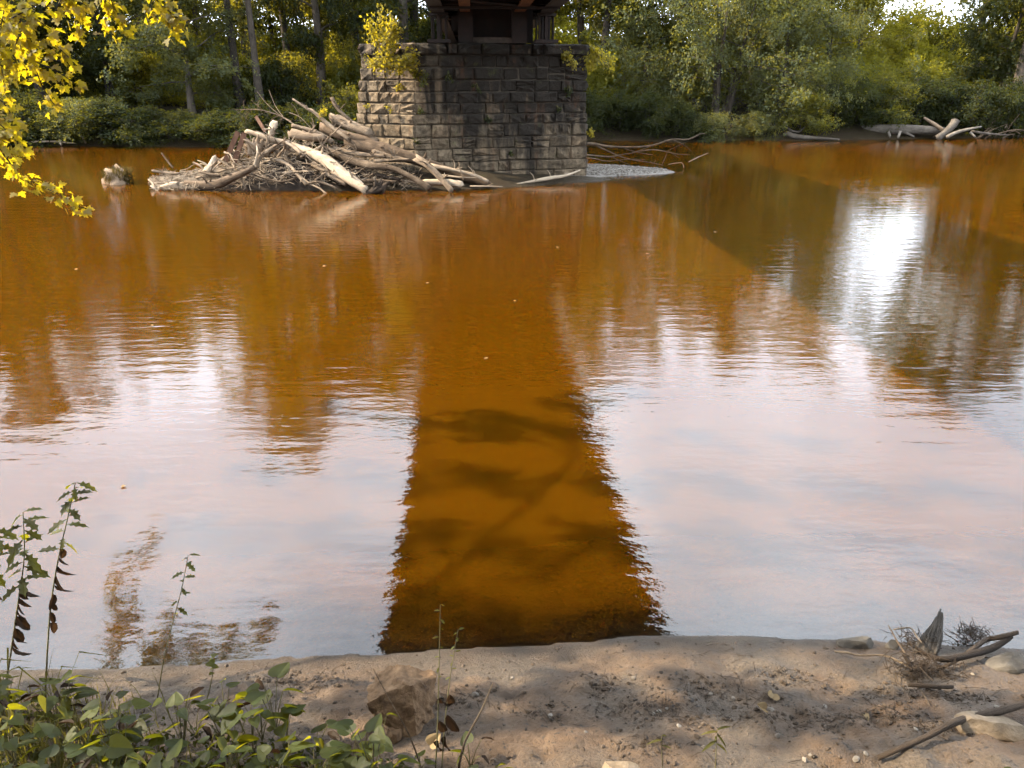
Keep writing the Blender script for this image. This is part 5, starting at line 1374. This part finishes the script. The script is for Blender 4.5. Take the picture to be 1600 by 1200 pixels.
log('bare_stalk', stem_px([(660, 1205), (640, 1150), (610, 1095), (583, 1045)]), [.003, .003, .002, .0015], 'thin dry straw leaning left past the boulder', 'weed', 'drift', 4, .05)

# heart-leaved plants
def heart_plant(px, py, hgt, nlv, smin, smax, label, group, seed):
    q = PG(px, py); root = empty('heart_leaf_plant', q); rr = np.random.default_rng(seed)
    b = MB(); tops = []
    for k in range(nlv):
        a_ = k * 2.4 + rr.random(); sp = rr.uniform(.02, .085); h_ = hgt * rr.uniform(.55, 1.0)
        t_ = np.array([math.cos(a_) * sp, math.sin(a_) * sp * .8, h_]); b.tube([np.zeros(3), t_ * .5 + np.array([0, 0, .02]), t_], [.0028, .0022, .0016], 4, 0, 0, 2); tops.append((t_, a_))
    b.build('stem', M['stem'], root)
    for k, (t_, a_) in enumerate(tops):
        d = np.array([math.cos(a_), math.sin(a_), rr.uniform(-.4, .3)]); n_ = (rr.normal(-.25, .4), rr.normal(.45, .4), .85)
        u_ = rr.random(); o = add_leaf(root, HEART[int(rr.integers(4))] if u_ < .74 else OVAL[int(rr.integers(2))] if u_ < .9 else DEAD[int(rr.integers(2))], t_, d, n_, rr.uniform(smin, smax) * (1 if u_ < .9 else 1.1))
    tag(root, label, 'plant', group)
HPL = []
for k in range(68):
    px = rg.uniform(-20, 610); top_ = float(np.interp(px, [-20, 100, 200, 350, 450, 560, 620], [1110, 1095, 1100, 1130, 1150, 1175, 1210]))
    HPL.append((px, rg.uniform(top_, 1290)))
HPL.sort(key=lambda a_: a_[1])
for k, (px, py) in enumerate(HPL):
    heart_plant(px, py, rg.uniform(.12, .33), int(rg.integers(4, 8)), .04, .092, 'heart-leaved green plant in the lower left patch on the bank', 'heart-leaved plants in the lower left', 200 + k)
heart_plant(655, 1215, .10, 5, .04, .06, 'heart-leaved plant below the angular boulder', None, 301)
heart_plant(735, 1200, .12, 5, .045, .065, 'heart-leaved plant at the foot of the pale bare stalk', None, 302)
heart_plant(770, 1230, .10, 5, .04, .06, 'heart-leaved plant right of the pale bare stalk', None, 303)
heart_plant(1590, 1215, .05, 3, .03, .04, 'tiny green plant in the lower right corner', None, 304)
# grasses of the lower left corner
pts = []
for _ in range(750):
    px = abs(random.gauss(0, 130)) - 30; q = PG(min(px, 560), random.uniform(1095, 1300)); pts.append(tuple(q))
tag(obj('near_grass', grass_mesh(pts, .05, .22, M['grassm'], rng, .0028, .7)), 'dry tangled grass in the lower left corner', 'grass', kind='stuff')
b = MB()
for k in range(40):
    q = PG(random.uniform(-20, 110), random.uniform(1075, 1200)); a_ = random.uniform(0, 6.28); l_ = random.uniform(.12, .26)
    d = np.array([math.cos(a_) * .5, math.sin(a_) * .3, .9]) * l_; e = q + d; f_ = e + np.array([math.cos(a_), math.sin(a_) * .4, -.35]) * l_ * .7
    s = np.array([-math.sin(a_), math.cos(a_), 0]) * .006
    b.add([q - s * .5, q + s * .5, e + s, e - s, f_], [(0, 1, 2, 3), (3, 2, 4)], tone=random.random())
tag(b.build('broad_grass', M['grassm']), 'bent broad grass blades around the left weeds', 'grass', kind='stuff')
# low ground cover under the plants: small weeds' leaves
C_ = []
for _ in range(2600):
    px = random.uniform(-40, 640); t_ = float(np.interp(px, [-40, 150, 350, 560, 640], [1120, 1110, 1150, 1190, 1200])); q = PG(px, random.uniform(t_, 1330)); C_.append(q + np.array([0, 0, random.uniform(.005, .05)]))
Vv, Fq, tn_ = leaf_quads(np.array(C_), rg.normal(0, 1, (len(C_), 3)), .022, rg, .1, .8)
tag(obj('ground_cover', mesh_np('ground_cover', Vv, Fq, M['leafdark'], tone=tn_)), 'low small-leaved ground cover beneath the heart-leaved plants', 'ground cover', kind='stuff')

# prototypes that were never placed would float at the origin
for k_, (r_, u_) in PROTO.items():
    if not u_:
        for c_ in list(r_.children): bpy.data.objects.remove(c_)
        bpy.data.objects.remove(r_)
